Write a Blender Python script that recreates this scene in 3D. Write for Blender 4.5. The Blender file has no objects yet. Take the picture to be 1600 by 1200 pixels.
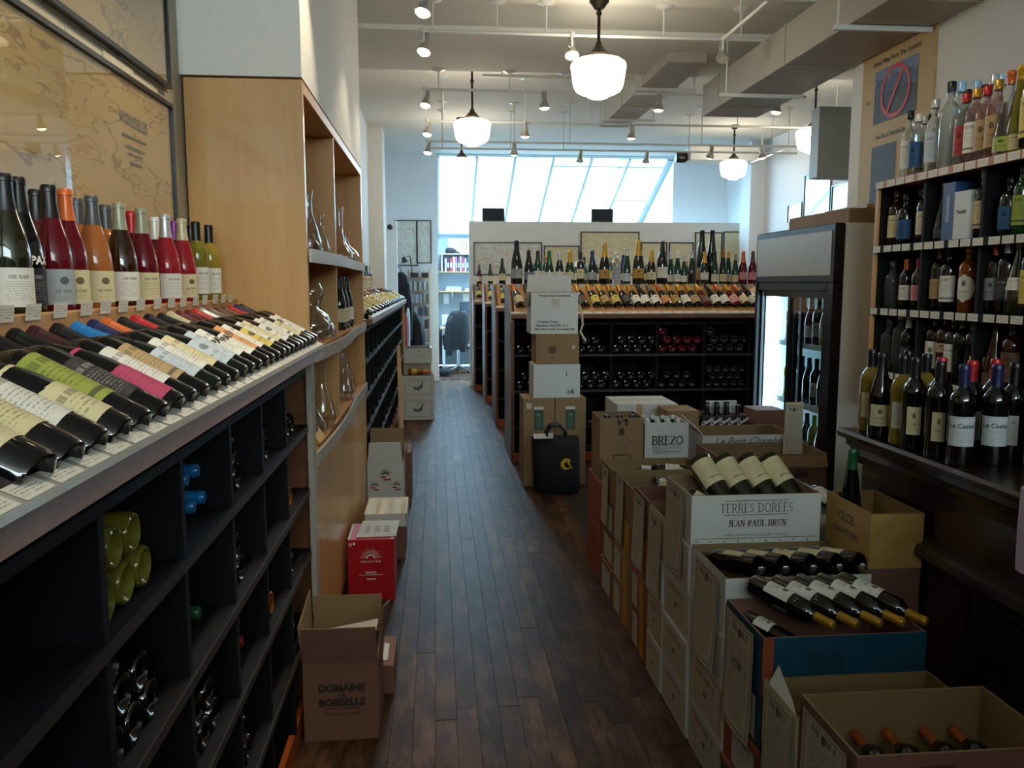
import bpy, bmesh, math, random
from mathutils import Vector, Matrix
random.seed(7)
SC = bpy.context.scene
COL = SC.collection
R = math.radians

# ------------------------------------------------------------------ camera, world, light, exposure
F_PX = 1290.0; VPX, VPY = 682.0, 443.0; EYE = Vector((0, 0, 1.62))
_n = math.sqrt(F_PX**2 + (800-VPX)**2 + (600-VPY)**2)
PSI = math.asin((800-VPX)/_n); THE = math.atan((600-VPY)/F_PX)
FW = Vector((math.sin(PSI)*math.cos(THE), math.cos(PSI)*math.cos(THE), -math.sin(THE)))
RT = Vector((math.cos(PSI), -math.sin(PSI), 0)); UP = RT.cross(FW)
cam_d = bpy.data.cameras.new('camera'); cam_d.sensor_width = 36.0; cam_d.lens = F_PX*36.0/1600.0
cam_d.clip_start = 0.02; cam_d.clip_end = 200
cam = bpy.data.objects.new('camera', cam_d); COL.objects.link(cam)
cam.matrix_world = Matrix(((RT.x, UP.x, -FW.x, EYE.x), (RT.y, UP.y, -FW.y, EYE.y), (RT.z, UP.z, -FW.z, EYE.z), (0, 0, 0, 1)))
SC.camera = cam
def at(x, y, X=None, Y=None, Z=None):
    """the world point seen at a pixel of the photograph, on a plane of known distance or height"""
    d = FW*F_PX + RT*(x-800) + UP*(600-y)
    t = X/d.x if X is not None else (Y/d.y if Y is not None else (Z-EYE.z)/d.z)
    return EYE + d*t

SKY_STRENGTH = 36.0
PENDANT_EMIT = 15.0
SPOT_W = 34.0
EXPOSURE = 0.0
w = bpy.data.worlds.new('overcast_sky'); SC.world = w; w.use_nodes = True
wn = w.node_tree.nodes; wl = w.node_tree.links
bg = wn['Background']; bg.inputs['Strength'].default_value = SKY_STRENGTH
bg.inputs['Color'].default_value = (0.46, 0.77, 1.0, 1)
SC.view_settings.view_transform = 'Standard'; SC.view_settings.look = 'None'
SC.view_settings.gamma = 1.0; SC.view_settings.use_curve_mapping = False
SC.view_settings.exposure = EXPOSURE
SC.cycles.use_denoising = True
SC.cycles.max_bounces = 8; SC.cycles.diffuse_bounces = 6; SC.cycles.glossy_bounces = 4
SC.cycles.transmission_bounces = 6; SC.cycles.transparent_max_bounces = 16
SC.cycles.caustics_reflective = False; SC.cycles.caustics_refractive = False
SC.cycles.sample_clamp_indirect = 4.0
def portal(name, loc, rot, sx, sy):
    l = bpy.data.lights.new(name, 'AREA'); l.shape = 'RECTANGLE'; l.size = sx; l.size_y = sy
    l.cycles.is_portal = True
    o = bpy.data.objects.new(name, l); COL.objects.link(o); o.location = loc; o.rotation_euler = rot
# sky opening between (Y 13.85, Z 3.72) and (Y 16.5, Z 2.58); shop front window behind the camera
portal('skylight_portal', (2.0, 15.175, 3.15), (R(-23.28), 0, 0), 3.9, 2.85)
portal('shopfront_portal', (0.925, -3.02, 2.925), (R(90), 0, 0), 3.55, 0.85)

# ------------------------------------------------------------------ materials
def lin(c):
    c = c/255.0
    return c/12.92 if c <= 0.04045 else ((c+0.055)/1.055)**2.4
def rgb(h):
    if isinstance(h, str):
        h = h.lstrip('#'); return tuple(lin(int(h[i:i+2], 16)) for i in (0, 2, 4)) + (1.0,)
    return h
class NT:
    def __init__(s, name):
        s.m = bpy.data.materials.new(name); s.m.use_nodes = True
        s.t = s.m.node_tree; s.n = s.t.nodes; s.l = s.t.links
        s.p = s.n['Principled BSDF']; s.out = s.n['Material Output']
    def node(s, typ, **kw):
        x = s.n.new(typ)
        for k, v in kw.items(): setattr(x, k, v)
        return x
    def put(s, sock, v):
        if hasattr(v, 'is_linked') or hasattr(v, 'links'): s.l.new(v, sock)
        else: sock.default_value = v
    def math(s, op, a, b=None, clamp=False):
        x = s.node('ShaderNodeMath', operation=op); x.use_clamp = clamp
        s.put(x.inputs[0], a)
        if b is not None: s.put(x.inputs[1], b)
        return x.outputs[0]
    def mix(s, f, a, b):
        x = s.node('ShaderNodeMix', data_type='RGBA'); s.put(x.inputs[0], f); s.put(x.inputs[6], a); s.put(x.inputs[7], b)
        return x.outputs[2]
    def tex(s, kind='Object'):
        return s.node('ShaderNodeTexCoord').outputs[kind]
    def noise(s, vec, scale, detail=3.0, rough=0.55, stretch=None):
        if stretch:
            mp = s.node('ShaderNodeMapping'); mp.inputs['Scale'].default_value = stretch
            s.l.new(vec, mp.inputs['Vector']); vec = mp.outputs['Vector']
        x = s.node('ShaderNodeTexNoise'); x.inputs['Scale'].default_value = scale
        x.inputs['Detail'].default_value = detail; x.inputs['Roughness'].default_value = rough
        s.l.new(vec, x.inputs['Vector']); return x.outputs['Fac']
    def bump(s, h, strength=0.2, dist=0.01):
        b = s.node('ShaderNodeBump'); b.inputs['Strength'].default_value = strength; b.inputs['Distance'].default_value = dist
        s.l.new(h, b.inputs['Height']); s.l.new(b.outputs[0], s.p.inputs['Normal'])
MATS = {}
def plain(name, col, rough=0.5, metal=0.0, spec=0.5, coat=0.0, var=0.0, vscale=6.0, bump=0.0):
    if name in MATS: return MATS[name]
    t = NT(name); c = rgb(col)
    t.p.inputs['Base Color'].default_value = c
    t.p.inputs['Roughness'].default_value = rough; t.p.inputs['Metallic'].default_value = metal
    t.p.inputs['Specular IOR Level'].default_value = spec
    t.p.inputs['Coat Weight'].default_value = coat
    if var or bump:
        n = t.noise(t.tex(), vscale)
        if var:
            d = tuple(x*(1-var) for x in c[:3]) + (1,)
            l = tuple(min(1, x*(1+var*0.6)) for x in c[:3]) + (1,)
            t.l.new(t.mix(n, d, l), t.p.inputs['Base Color'])
        if bump: t.bump(n, bump)
    MATS[name] = t.m; return t.m
def emit(name, col, s):
    if name in MATS: return MATS[name]
    t = NT(name); t.p.inputs['Base Color'].default_value = rgb(col)
    t.p.inputs['Emission Color'].default_value = rgb(col); t.p.inputs['Emission Strength'].default_value = s
    MATS[name] = t.m; return t.m
def wood(name, c1, c2, axis='z', scale=3.0, rough=0.45, rnd=0.0, coat=0.0, spec=0.5, wear=None):
    if name in MATS: return MATS[name]
    t = NT(name); v = t.tex()
    if rnd:
        oi = t.node('ShaderNodeObjectInfo'); cm = t.node('ShaderNodeCombineXYZ')
        r1 = t.math('MULTIPLY', oi.outputs['Random'], 37.0)
        for i in range(3): t.l.new(r1, cm.inputs[i])
        ad = t.node('ShaderNodeVectorMath', operation='ADD'); t.l.new(v, ad.inputs[0]); t.l.new(cm.outputs[0], ad.inputs[1]); v = ad.outputs[0]
    st = {'x': (0.08, 1, 1), 'y': (1, 0.08, 1), 'z': (1, 1, 0.08)}[axis]
    n1 = t.noise(v, scale*9, 5, 0.65, st); n2 = t.noise(v, scale*1.2, 2, 0.5, tuple(min(1, a*3) for a in st))
    f = t.math('ADD', t.math('MULTIPLY', n1, 0.65), t.math('MULTIPLY', n2, 0.45))
    f = t.math('MULTIPLY', t.math('SUBTRACT', f, 0.32), 2.2, True)
    c = t.mix(f, rgb(c1), rgb(c2))
    if wear:
        n3 = t.noise(v, 9.0, 6, 0.7, (1, 0.35, 1)); n4 = t.noise(v, 34.0, 4, 0.7, (1, 0.12, 1))
        c = t.mix(t.math('MULTIPLY', t.math('SUBTRACT', n3, 0.47), 5.0, True), c, rgb(wear))
        c = t.mix(t.math('MULTIPLY', t.math('SUBTRACT', n4, 0.52), 4.0, True), c, rgb(c1))
    if rnd:
        hs = t.node('ShaderNodeHueSaturation'); t.l.new(c, hs.inputs['Color'])
        t.l.new(t.math('ADD', t.math('MULTIPLY', oi.outputs['Random'], rnd), 1-rnd*0.5), hs.inputs['Value']); c = hs.outputs['Color']
    t.l.new(c, t.p.inputs['Base Color']); t.p.inputs['Roughness'].default_value = rough
    t.p.inputs['Coat Weight'].default_value = coat
    t.bump(n1, 0.08); t.p.inputs['Specular IOR Level'].default_value = spec
    MATS[name] = t.m; return t.m
def paper(name, base, ink, lines=9, top=0.78, bottom=0.12, margin=0.14, border=False, head=0.1, blob=None, band=None, dens=0.48, rough=0.6, wx=38.0):
    """printed paper on UVs: text-like lines, an optional frame, heading, emblem disc and colour band"""
    if name in MATS: return MATS[name]
    t = NT(name); uv = t.tex('UV'); s = t.node('ShaderNodeSeparateXYZ'); t.l.new(uv, s.inputs[0]); u, v = s.outputs[0], s.outputs[1]
    def between(x, a, b): return t.math('MULTIPLY', t.math('GREATER_THAN', x, a), t.math('LESS_THAN', x, b))
    row = t.math('FLOOR', t.math('MULTIPLY', v, float(lines*2)))
    fr = t.math('FRACT', t.math('MULTIPLY', v, float(lines*2)))
    cm = t.node('ShaderNodeCombineXYZ'); t.l.new(t.math('MULTIPLY', u, wx), cm.inputs[0]); t.l.new(t.math('MULTIPLY', row, 3.7), cm.inputs[1])
    nz = t.node('ShaderNodeTexNoise'); nz.inputs['Scale'].default_value = 1.0; nz.inputs['Detail'].default_value = 1.0
    t.l.new(cm.outputs[0], nz.inputs['Vector'])
    words = t.math('GREATER_THAN', nz.outputs['Fac'], dens)
    m = t.math('MULTIPLY', words, between(fr, 0.3, 0.68))
    m = t.math('MULTIPLY', m, between(u, margin, 1-margin)); m = t.math('MULTIPLY', m, between(v, bottom, top-head*1.4))
    if head:
        cm2 = t.node('ShaderNodeCombineXYZ'); t.l.new(t.math('MULTIPLY', u, 15.0), cm2.inputs[0])
        nz2 = t.node('ShaderNodeTexNoise'); nz2.inputs['Scale'].default_value = 1.0; t.l.new(cm2.outputs[0], nz2.inputs['Vector'])
        h = t.math('MULTIPLY', t.math('GREATER_THAN', nz2.outputs['Fac'], 0.45), between(v, top-head, top))
        h = t.math('MULTIPLY', h, between(u, margin+0.06, 0.94-margin)); m = t.math('MAXIMUM', m, h)
    if border:
        o = t.math('MULTIPLY', between(u, 0.05, 0.95), between(v, 0.03, 0.97)); i = t.math('MULTIPLY', between(u, 0.075, 0.925), between(v, 0.045, 0.955))
        m = t.math('MAXIMUM', m, t.math('SUBTRACT', o, i))
    c = t.mix(t.math('MULTIPLY', m, 0.62), rgb(base), rgb(ink))
    if blob:
        bu, bv, br, bc = blob
        du = t.math('SUBTRACT', u, bu); dv = t.math('SUBTRACT', v, bv)
        d = t.math('ADD', t.math('MULTIPLY', du, du), t.math('MULTIPLY', dv, dv))
        c = t.mix(t.math('LESS_THAN', d, br*br), c, rgb(bc))
    if band:
        a, b, bc = band; c = t.mix(between(v, a, b), c, rgb(bc))
    t.l.new(c, t.p.inputs['Base Color']); t.p.inputs['Roughness'].default_value = rough
    MATS[name] = t.m; return t.m
def chart(name, base, ink, tint, scale=3.0):
    """an old printed map: contour-like lines on aged paper"""
    if name in MATS: return MATS[name]
    t = NT(name); v = t.tex('UV')
    n = t.noise(v, scale, 4, 0.6); n2 = t.noise(v, scale*2.6, 3, 0.6)
    l1 = t.math('LESS_THAN', t.math('ABSOLUTE', t.math('SUBTRACT', n, 0.5)), 0.006)
    l2 = t.math('LESS_THAN', t.math('ABSOLUTE', t.math('SUBTRACT', n2, 0.56)), 0.006)
    m = t.math('MULTIPLY', t.math('MAXIMUM', l1, l2), 0.55)
    c = t.mix(t.math('GREATER_THAN', n2, 0.63), rgb(base), rgb(tint))
    c = t.mix(m, c, rgb(ink)); t.l.new(c, t.p.inputs['Base Color']); t.p.inputs['Roughness'].default_value = 0.6
    MATS[name] = t.m; return t.m
def thin_glass(name, tint=(1, 1, 1, 1), ior=1.45, boost=1.0, rough=0.0, power=5.0):
    if name in MATS: return MATS[name]
    t = NT(name); t.n.remove(t.p)
    tr = t.node('ShaderNodeBsdfTransparent'); tr.inputs[0].default_value = tint
    gl = t.node('ShaderNodeBsdfGlossy'); gl.inputs['Roughness'].default_value = rough
    lw = t.node('ShaderNodeLayerWeight'); lw.inputs[0].default_value = 0.5; f0 = ((ior-1)/(ior+1))**2
    f = t.math('ADD', t.math('MULTIPLY', t.math('POWER', lw.outputs['Facing'], power), boost*(1-f0)), f0, True)
    mx = t.node('ShaderNodeMixShader'); t.l.new(f, mx.inputs[0]); t.l.new(tr.outputs[0], mx.inputs[1]); t.l.new(gl.outputs[0], mx.inputs[2])
    t.l.new(mx.outputs[0], t.out.inputs[0]); MATS[name] = t.m; return t.m
def clear_liquid(name, col, trans=0.9, rough=0.02, ior=1.2):
    if name in MATS: return MATS[name]
    t = NT(name); t.p.inputs['Base Color'].default_value = rgb(col); t.p.inputs['Transmission Weight'].default_value = trans
    t.p.inputs['Roughness'].default_value = rough; t.p.inputs['IOR'].default_value = ior
    t.p.inputs['Coat Weight'].default_value = 0.6
    MATS[name] = t.m; return t.m
def wall_paint(name, col, rough=0.7, bump=0.05, scale=40):
    return plain(name, col, rough, var=0.06, vscale=scale, bump=bump)

M_ceiling = plain('ceiling_paint', '#dcdad0', 0.8, var=0.05, vscale=3)
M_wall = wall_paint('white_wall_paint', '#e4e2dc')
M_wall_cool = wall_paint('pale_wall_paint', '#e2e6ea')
M_brick = plain('painted_brick', '#c9bfa8', 0.75, var=0.15, vscale=25, bump=0.35)
M_mortar = plain('painted_mortar', '#a89f8c', 0.85, var=0.1, vscale=40, bump=0.3)
M_plank = wood('floor_boards', '#261710', '#4c3424', 'y', 2.2, 0.48, rnd=0.8, spec=0.10, wear='#664a36')
M_floor = wood('floor_underlay', '#241812', '#3d2c22', 'y', 2.2, 0.5)
M_birch = wood('birch_plywood', '#b5834a', '#d2a568', 'z', 1.6, 0.38, coat=0.15)
M_birch_y = wood('birch_plywood_edge', '#9a6636', '#bd8a50', 'y', 2.0, 0.4)
M_birch_x = wood('birch_board', '#9a6f3f', '#bd8d56', 'x', 2.0, 0.42)
M_orange_wood = wood('orange_stained_wood', '#8a3d16', '#b05a24', 'y', 1.5, 0.4)
M_black_bin = plain('black_bin_paint', '#08080a', 0.7, spec=0.25, var=0.3, vscale=8)
M_bin_edge = plain('worn_shelf_edge', '#2a2521', 0.5, var=0.3, vscale=30)
M_grey_strip = plain('grey_price_strip', '#b3ada2', 0.3, metal=0.15, var=0.15, vscale=60)
M_rail_wood = wood('rail_wood', '#5f3b26', '#7c5236', 'y', 2.0, 0.35)
M_dark_wood = wood('dark_counter_wood', '#120b08', '#2a1a11', 'y', 1.6, 0.28, coat=0.3)
M_kraft = plain('kraft_cardboard', '#8b6e4c', 0.75, var=0.12, vscale=4)
M_kraft_dark = plain('brown_cardboard', '#7a5445', 0.75, var=0.12, vscale=4)
M_kraft_in = plain('cardboard_inside', '#7f6845', 0.8, var=0.1, vscale=4)
M_white_card = plain('white_cardboard', '#c9cbc6', 0.6, var=0.06, vscale=4)
M_cream_card = plain('cream_cardboard', '#c2b69b', 0.65, var=0.1, vscale=5)
M_red_card = plain('red_cardboard', '#b3161f', 0.35, var=0.06)
M_teal_card = plain('teal_blue_cardboard', '#0c4158', 0.5, var=0.12)
M_rust_card = plain('rust_cardboard', '#8d4526', 0.6, var=0.15)
M_yellow_print = plain('yellow_print', '#b68a26', 0.6, var=0.2, vscale=14)
M_tape = plain('packing_tape', '#b59a6a', 0.25, spec=0.6)
M_ink = plain('black_ink', '#181616', 0.6)
M_ink_red = plain('dark_red_ink', '#4a1f1e', 0.6)
M_ink_green = plain('green_ink', '#13392f', 0.6)
M_ink_grey = plain('grey_ink', '#5b605f', 0.6)
M_ink_white = plain('white_ink', '#e6ded6', 0.6)
M_black_plastic = plain('black_plastic', '#0c0c0e', 0.35)
M_black_metal = plain('black_metal', '#131316', 0.3, metal=0.3)
M_chrome = plain('chrome', '#c8ccd0', 0.18, metal=1.0)
M_white_metal = plain('white_enamel', '#d9dad6', 0.35)
M_duct = plain('painted_duct', '#a9a497', 0.5, var=0.08, vscale=5)
M_bronze = plain('bronze_stem', '#2d241c', 0.4, metal=0.7)
M_glow = emit('pendant_glass_glow', '#fff1d8', PENDANT_EMIT)
M_bulb = emit('spot_bulb_glow', '#fff0cc', 14.0)
M_tube = emit('cooler_tube_glow', '#d2f2ff', 26.0)
M_pane = thin_glass('window_pane', (0.97, 0.99, 1, 1), 1.35, 0.6)
M_front_pane = thin_glass('light_tint_shop_glass', (0.90, 0.76, 0.68, 1), 1.4, 0.6)  # warm tint added to take the blue out of the unseen window's daylight
M_door_glass = thin_glass('cooler_door_glass', (0.86, 0.93, 0.96, 1), 1.5, 1.0)
M_picture_glass = thin_glass('picture_glass', (0.97, 0.97, 0.97, 1), 1.6, 1.0)
M_decanter = thin_glass('decanter_glass', (0.96, 0.97, 0.97, 1), 1.6, 0.9, power=3.0)
M_tag = paper('price_card', '#d9d6cb', '#55524c', 3, 0.85, 0.15, 0.08, head=0.0, wx=16)
GL = {
    'black': plain('black_bottle_glass', '#07080a', 0.07, coat=0.5),
    'dark green': plain('dark_green_bottle_glass', '#0b1710', 0.07, coat=0.5),
    'green': plain('green_bottle_glass', '#173a22', 0.07, coat=0.5),
    'olive': plain('olive_bottle_glass', '#1d1e0d', 0.07, coat=0.5),
    'brown': plain('brown_bottle_glass', '#2c160a', 0.07, coat=0.5),
    'rosé': clear_liquid('rose_wine_glass', '#a02630', 0.3),
    'deep rosé': clear_liquid('deep_rose_wine_glass', '#671523', 0.3),
    'pale rosé': clear_liquid('pale_rose_wine_glass', '#b9713c', 0.4),
    'white wine': clear_liquid('white_wine_glass', '#b8a13c', 0.5),
    'yellow green': clear_liquid('yellow_green_wine_glass', '#8f8a2e', 0.5),
    'amber': clear_liquid('amber_spirit_glass', '#9a5312', 0.45),
    'clear': clear_liquid('clear_spirit_glass', '#e4e9e6', 0.95, 0.0, 1.14),
    'frosted': clear_liquid('frosted_spirit_glass', '#ccd0c8', 0.75, 0.25, 1.2),
    'pink': clear_liquid('pink_lens_clear_glass', '#e6bdbb', 0.88, 0.02, 1.16),  # clear bottles: their pink refraction is put into the glass colour
}
CAPC = {'black': '#121214', 'white': '#d9d9d4', 'grey': '#4a4c50', 'silver': '#b9bbbd', 'sage': '#8d917c', 'red': '#b01c22', 'dark red': '#551519',
        'maroon': '#3b141d', 'orange': '#c8622a', 'copper': '#b5622f', 'gold': '#b98f33', 'yellow': '#d0a01e', 'blue': '#1f74b5', 'navy': '#1b2450', 'light blue': '#8fb4d6',
        'purple': '#7b2a82', 'cream': '#b5ad8e', 'green': '#1e5a35', 'lime': '#7ed52f', 'brown': '#5a3a28', 'pink': '#c96a72', 'taupe': '#6b5f52'}
def capmat(c):
    return plain('capsule_' + c.replace(' ', '_'), CAPC[c], 0.32, metal=0.55 if c in ('gold', 'silver', 'copper') else 0.15)
LABC = {'white': ('#d8d6cd', '#6d6a66'), 'cream': ('#cfc49a', '#6b5c42'), 'yellow': ('#c9b450', '#5c4a1c'), 'pink': ('#d58f9a', '#8a4a55'), 'magenta': ('#b3305f', '#8b2149'),
        'green': ('#8f9b3a', '#4a5320'), 'pale blue': ('#b7c3cf', '#6d7886'), 'orange': ('#c98a54', '#7d4a26'), 'red': ('#9e2d2c', '#5c1a1a'), 'gold': ('#a98436', '#4f3b14'),
        'silver': ('#9ca3a6', '#565c60'), 'black': ('#17171a', '#8a8a8a'), 'tan': ('#a98d62', '#5e4a30'), 'grey': ('#7c828a', '#3f444a'), 'brown': ('#5e4029', '#2b1b10'), 'blue': ('#1f4f7c', '#0d2a47')}
def labmat(c, style=0):
    b, i = LABC[c]
    if style == 1: return paper('label_%s_emblem' % c.replace(' ', '_'), b, i, 9, 0.42, 0.1, 0.22, head=0.08, blob=(0.5, 0.68, 0.11, i))
    if style == 2: return paper('label_%s_band' % c.replace(' ', '_'), b, i, 8, 0.9, 0.3, 0.18, head=0.12, band=(0.1, 0.17, i))
    return paper('label_%s' % c.replace(' ', '_'), b, i, 9, 0.82, 0.14, 0.2, head=0.1)

# ------------------------------------------------------------------ mesh building
ORG = {}
class MB:
    """collects geometry in world (or given) coordinates, builds ONE mesh object"""
    def __init__(s): s.v = []; s.f = []; s.mi = []; s.uv = {}
    def add(s, vs, fs, mi=0, uvs=None):
        o = len(s.v); s.v.extend(Vector(a) for a in vs)
        for k, f in enumerate(fs):
            if uvs: s.uv[len(s.f)] = uvs[k]
            s.f.append(tuple(i+o for i in f)); s.mi.append(mi)
        return s
    def box(s, x0, x1, y0, y1, z0, z1, b=0.0, mi=0):
        if b <= 0:
            vs = [(x, y, z) for z in (z0, z1) for y in (y0, y1) for x in (x0, x1)]
            return s.add(vs, [(0, 2, 3, 1), (4, 5, 7, 6), (0, 1, 5, 4), (2, 6, 7, 3), (0, 4, 6, 2), (1, 3, 7, 5)], mi)
        b = min(b, (x1-x0)*0.45, (y1-y0)*0.45, (z1-z0)*0.45)
        bm = bmesh.new(); bmesh.ops.create_cube(bm, size=1.0)
        for v in bm.verts: v.co = Vector(((x0+x1)/2+v.co.x*(x1-x0), (y0+y1)/2+v.co.y*(y1-y0), (z0+z1)/2+v.co.z*(z1-z0)))
        bmesh.ops.bevel(bm, geom=list(bm.edges), offset=b, segments=1, profile=0.5, affect='EDGES')
        bm.verts.index_update()
        s.add([v.co.copy() for v in bm.verts], [tuple(v.index for v in f.verts) for f in bm.faces], mi); bm.free(); return s
    def prism(s, pts, axis, a, b, mi=0):
        """polygon pts in the plane across axis, extruded from a to b (axis x: (y,z), y: (x,z), z: (x,y))"""
        n = len(pts)
        def P(p, t): return {'x': (t, p[0], p[1]), 'y': (p[0], t, p[1]), 'z': (p[0], p[1], t)}[axis]
        vs = [P(p, a) for p in pts] + [P(p, b) for p in pts]
        fs = [tuple(range(n))[::-1], tuple(range(n, 2*n))] + [(i, (i+1) % n, n+(i+1) % n, n+i) for i in range(n)]
        return s.add(vs, fs, mi)
    def sheet(s, p, t, mi=0):
        """thick panel from 4 corners"""
        p = [Vector(a) for a in p]; n = (p[1]-p[0]).cross(p[3]-p[0]).normalized()*t
        vs = p + [a+n for a in p]
        return s.add(vs, [(3, 2, 1, 0), (4, 5, 6, 7), (0, 1, 5, 4), (1, 2, 6, 5), (2, 3, 7, 6), (3, 0, 4, 7)], mi)
    def lathe(s, prof, n=20, sq=0.0, M=None, mi=0):
        vs = []; fs = []; rings = []
        for r, z in prof:
            if r < 1e-6: rings.append([len(vs)]); vs.append(Vector((0, 0, z)))
            else:
                ids = []
                for k in range(n):
                    a = 2*math.pi*k/n; c, d = math.cos(a), math.sin(a); q = 1.0
                    if sq > 0:
                        e = 2+sq*6; q = (abs(c)**e+abs(d)**e)**(-1/e)
                    ids.append(len(vs)); vs.append(Vector((r*q*c, r*q*d, z)))
                rings.append(ids)
        for a, b in zip(rings, rings[1:]):
            if len(a) == 1 and len(b) == 1: continue
            for k in range(n):
                k2 = (k+1) % n
                if len(a) == 1: fs.append((a[0], b[k2], b[k]))
                elif len(b) == 1: fs.append((a[k], a[k2], b[0]))
                else: fs.append((a[k], a[k2], b[k2], b[k]))
        if M: vs = [M @ v for v in vs]
        return s.add(vs, fs, mi)
    def tube(s, pts, r, n=8, mi=0, r2=None):
        pts = [Vector(p) for p in pts]; rings = []; vs = []; fs = []
        prev = None
        for i, p in enumerate(pts):
            d = (pts[min(i+1, len(pts)-1)]-pts[max(i-1, 0)]).normalized()
            if prev is None: a = d.orthogonal().normalized()
            else: a = (prev-d*prev.dot(d)).normalized()
            prev = a; b = d.cross(a); rr = r if r2 is None else r+(r2-r)*i/(len(pts)-1)
            rings.append(len(vs)); vs += [p+(a*math.cos(2*math.pi*k/n)+b*math.sin(2*math.pi*k/n))*rr for k in range(n)]
        for a, b in zip(rings, rings[1:]):
            fs += [(a+k, a+(k+1) % n, b+(k+1) % n, b+k) for k in range(n)]
        fs.append(tuple(range(n))[::-1]); fs.append(tuple(rings[-1]+k for k in range(n)))
        return s.add(vs, fs, mi)
    def loft(s, rings, mi=0, cap=True):
        n = len(rings[0]); o = []; vs = []; fs = []
        for r in rings: o.append(len(vs)); vs += [Vector(p) for p in r]
        for a, b in zip(o, o[1:]): fs += [(a+k, a+(k+1) % n, b+(k+1) % n, b+k) for k in range(n)]
        if cap: fs.append(tuple(range(n))[::-1]); fs.append(tuple(o[-1]+k for k in range(n)))
        return s.add(vs, fs, mi)
    def patch(s, fn, nu, nv, mi=0):
        vs = [fn(i/nu, j/nv) for j in range(nv+1) for i in range(nu+1)]; fs = []; uvs = []
        for j in range(nv):
            for i in range(nu):
                a = j*(nu+1)+i; fs.append((a, a+1, a+nu+2, a+nu+1))
                uvs.append([(i/nu, j/nv), ((i+1)/nu, j/nv), ((i+1)/nu, (j+1)/nv), (i/nu, (j+1)/nv)])
        return s.add(vs, fs, mi, uvs)
    def mesh(s, name, mats, inv=None, smooth=0, fixn=False):
        me = bpy.data.meshes.new(name)
        vs = [inv @ v for v in s.v] if inv else s.v
        me.from_pydata([tuple(v) for v in vs], [], s.f)
        if s.uv:
            ul = me.uv_layers.new(name='UVMap')
            for p in me.polygons:
                u = s.uv.get(p.index)
                if u:
                    for k, li in enumerate(p.loop_indices): ul.data[li].uv = u[k]
        if fixn:
            bm = bmesh.new(); bm.from_mesh(me); bmesh.ops.recalc_face_normals(bm, faces=list(bm.faces)); bm.to_mesh(me); bm.free()
        for m in (mats if isinstance(mats, (list, tuple)) else [mats]): me.materials.append(m)
        if any(s.mi): me.polygons.foreach_set('material_index', s.mi)
        if smooth:
            me.shade_smooth(); me.set_sharp_from_angle(angle=R(smooth))
        me.update(); return me
    def build(s, name, mats, parent=None, origin=None, rotz=0.0, smooth=0, fixn=False):
        """vertices are in world coordinates unless the parent has its own frame; see place()"""
        if parent is not None: M = ORG[parent.name]
        else:
            if origin is None:
                xs = [v.x for v in s.v]; ys = [v.y for v in s.v]; zs = [v.z for v in s.v]
                origin = ((min(xs)+max(xs))/2, (min(ys)+max(ys))/2, min(zs))
            M = Matrix.Translation(Vector(origin)) @ Matrix.Rotation(rotz, 4, 'Z')
        return place(name, s.mesh(name, mats, M.inverted(), smooth, fixn), M, parent)
def place(name, me, M, parent=None):
    o = bpy.data.objects.new(name, me); COL.objects.link(o)
    if parent is not None: o.parent = parent
    else: o.matrix_world = M
    ORG[o.name] = M; return o
def sub(name, me, parent, local=None):
    """a child whose mesh is already in the parent's own frame (shared meshes)"""
    o = bpy.data.objects.new(name, me); COL.objects.link(o); o.parent = parent
    if local is not None: o.matrix_local = local
    ORG[o.name] = ORG[parent.name] @ (local if local is not None else Matrix.Identity(4))
    return o
SEEN = {}
def tag(o, label, cat, group=None):
    n = len(label.split())
    if n > 16 or n < 4: print('LABEL LENGTH', n, label)
    if label in SEEN and not (group and SEEN[label] == group): print('LABEL REPEATED', label)
    SEEN[label] = group; o['label'] = label; o['category'] = cat
    if group: o['group'] = group
    return o
def thing(name, label, cat, loc, rotz=0.0, group=None):
    M = Matrix.Translation(Vector(loc)) @ Matrix.Rotation(rotz, 4, 'Z')
    o = bpy.data.objects.new(name, None); COL.objects.link(o); o.matrix_world = M; o.empty_display_size = 0.05
    ORG[o.name] = M; return tag(o, label, cat, group)
def struct(name, mb, mats, parent=None, smooth=0):
    o = mb.build(name, mats, parent, smooth=smooth)
    if parent is None: o['kind'] = 'structure'
    return o
ORD = 'first second third fourth fifth sixth seventh eighth ninth tenth eleventh twelfth thirteenth fourteenth fifteenth sixteenth seventeenth eighteenth nineteenth twentieth'.split()
TENS = {20: 'twenty', 30: 'thirty', 40: 'forty', 50: 'fifty'}
def nth(i):
    i += 1
    if i <= 20: return ORD[i-1]
    t = i//10*10
    return {30: 'thirtieth', 40: 'fortieth', 50: 'fiftieth'}[t] if i == t else TENS[t]+'-'+ORD[i-t-1]

# ------------------------------------------------------------------ lettering
FONT_CACHE = {}
def text_polys(s, size, bold=0.0, shear=0.0):
    k = (s, size, bold, shear)
    if k not in FONT_CACHE:
        cu = bpy.data.curves.new('lettering', 'FONT'); cu.body = s; cu.size = size; cu.offset = bold; cu.shear = shear
        cu.align_x = 'CENTER'; cu.align_y = 'CENTER'; cu.resolution_u = 3
        ob = bpy.data.objects.new('lettering', cu); COL.objects.link(ob)
        me = bpy.data.meshes.new_from_object(ob)
        FONT_CACHE[k] = ([v.co.copy() for v in me.vertices], [tuple(p.vertices) for p in me.polygons])
        bpy.data.objects.remove(ob); bpy.data.curves.remove(cu); bpy.data.meshes.remove(me)
    return FONT_CACHE[k]
def arc(cx, cy, rx, ry, a0, a1, n=10):
    return [(cx+rx*math.cos(R(a0+(a1-a0)*i/n)), cy+ry*math.sin(R(a0+(a1-a0)*i/n))) for i in range(n+1)]
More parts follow.
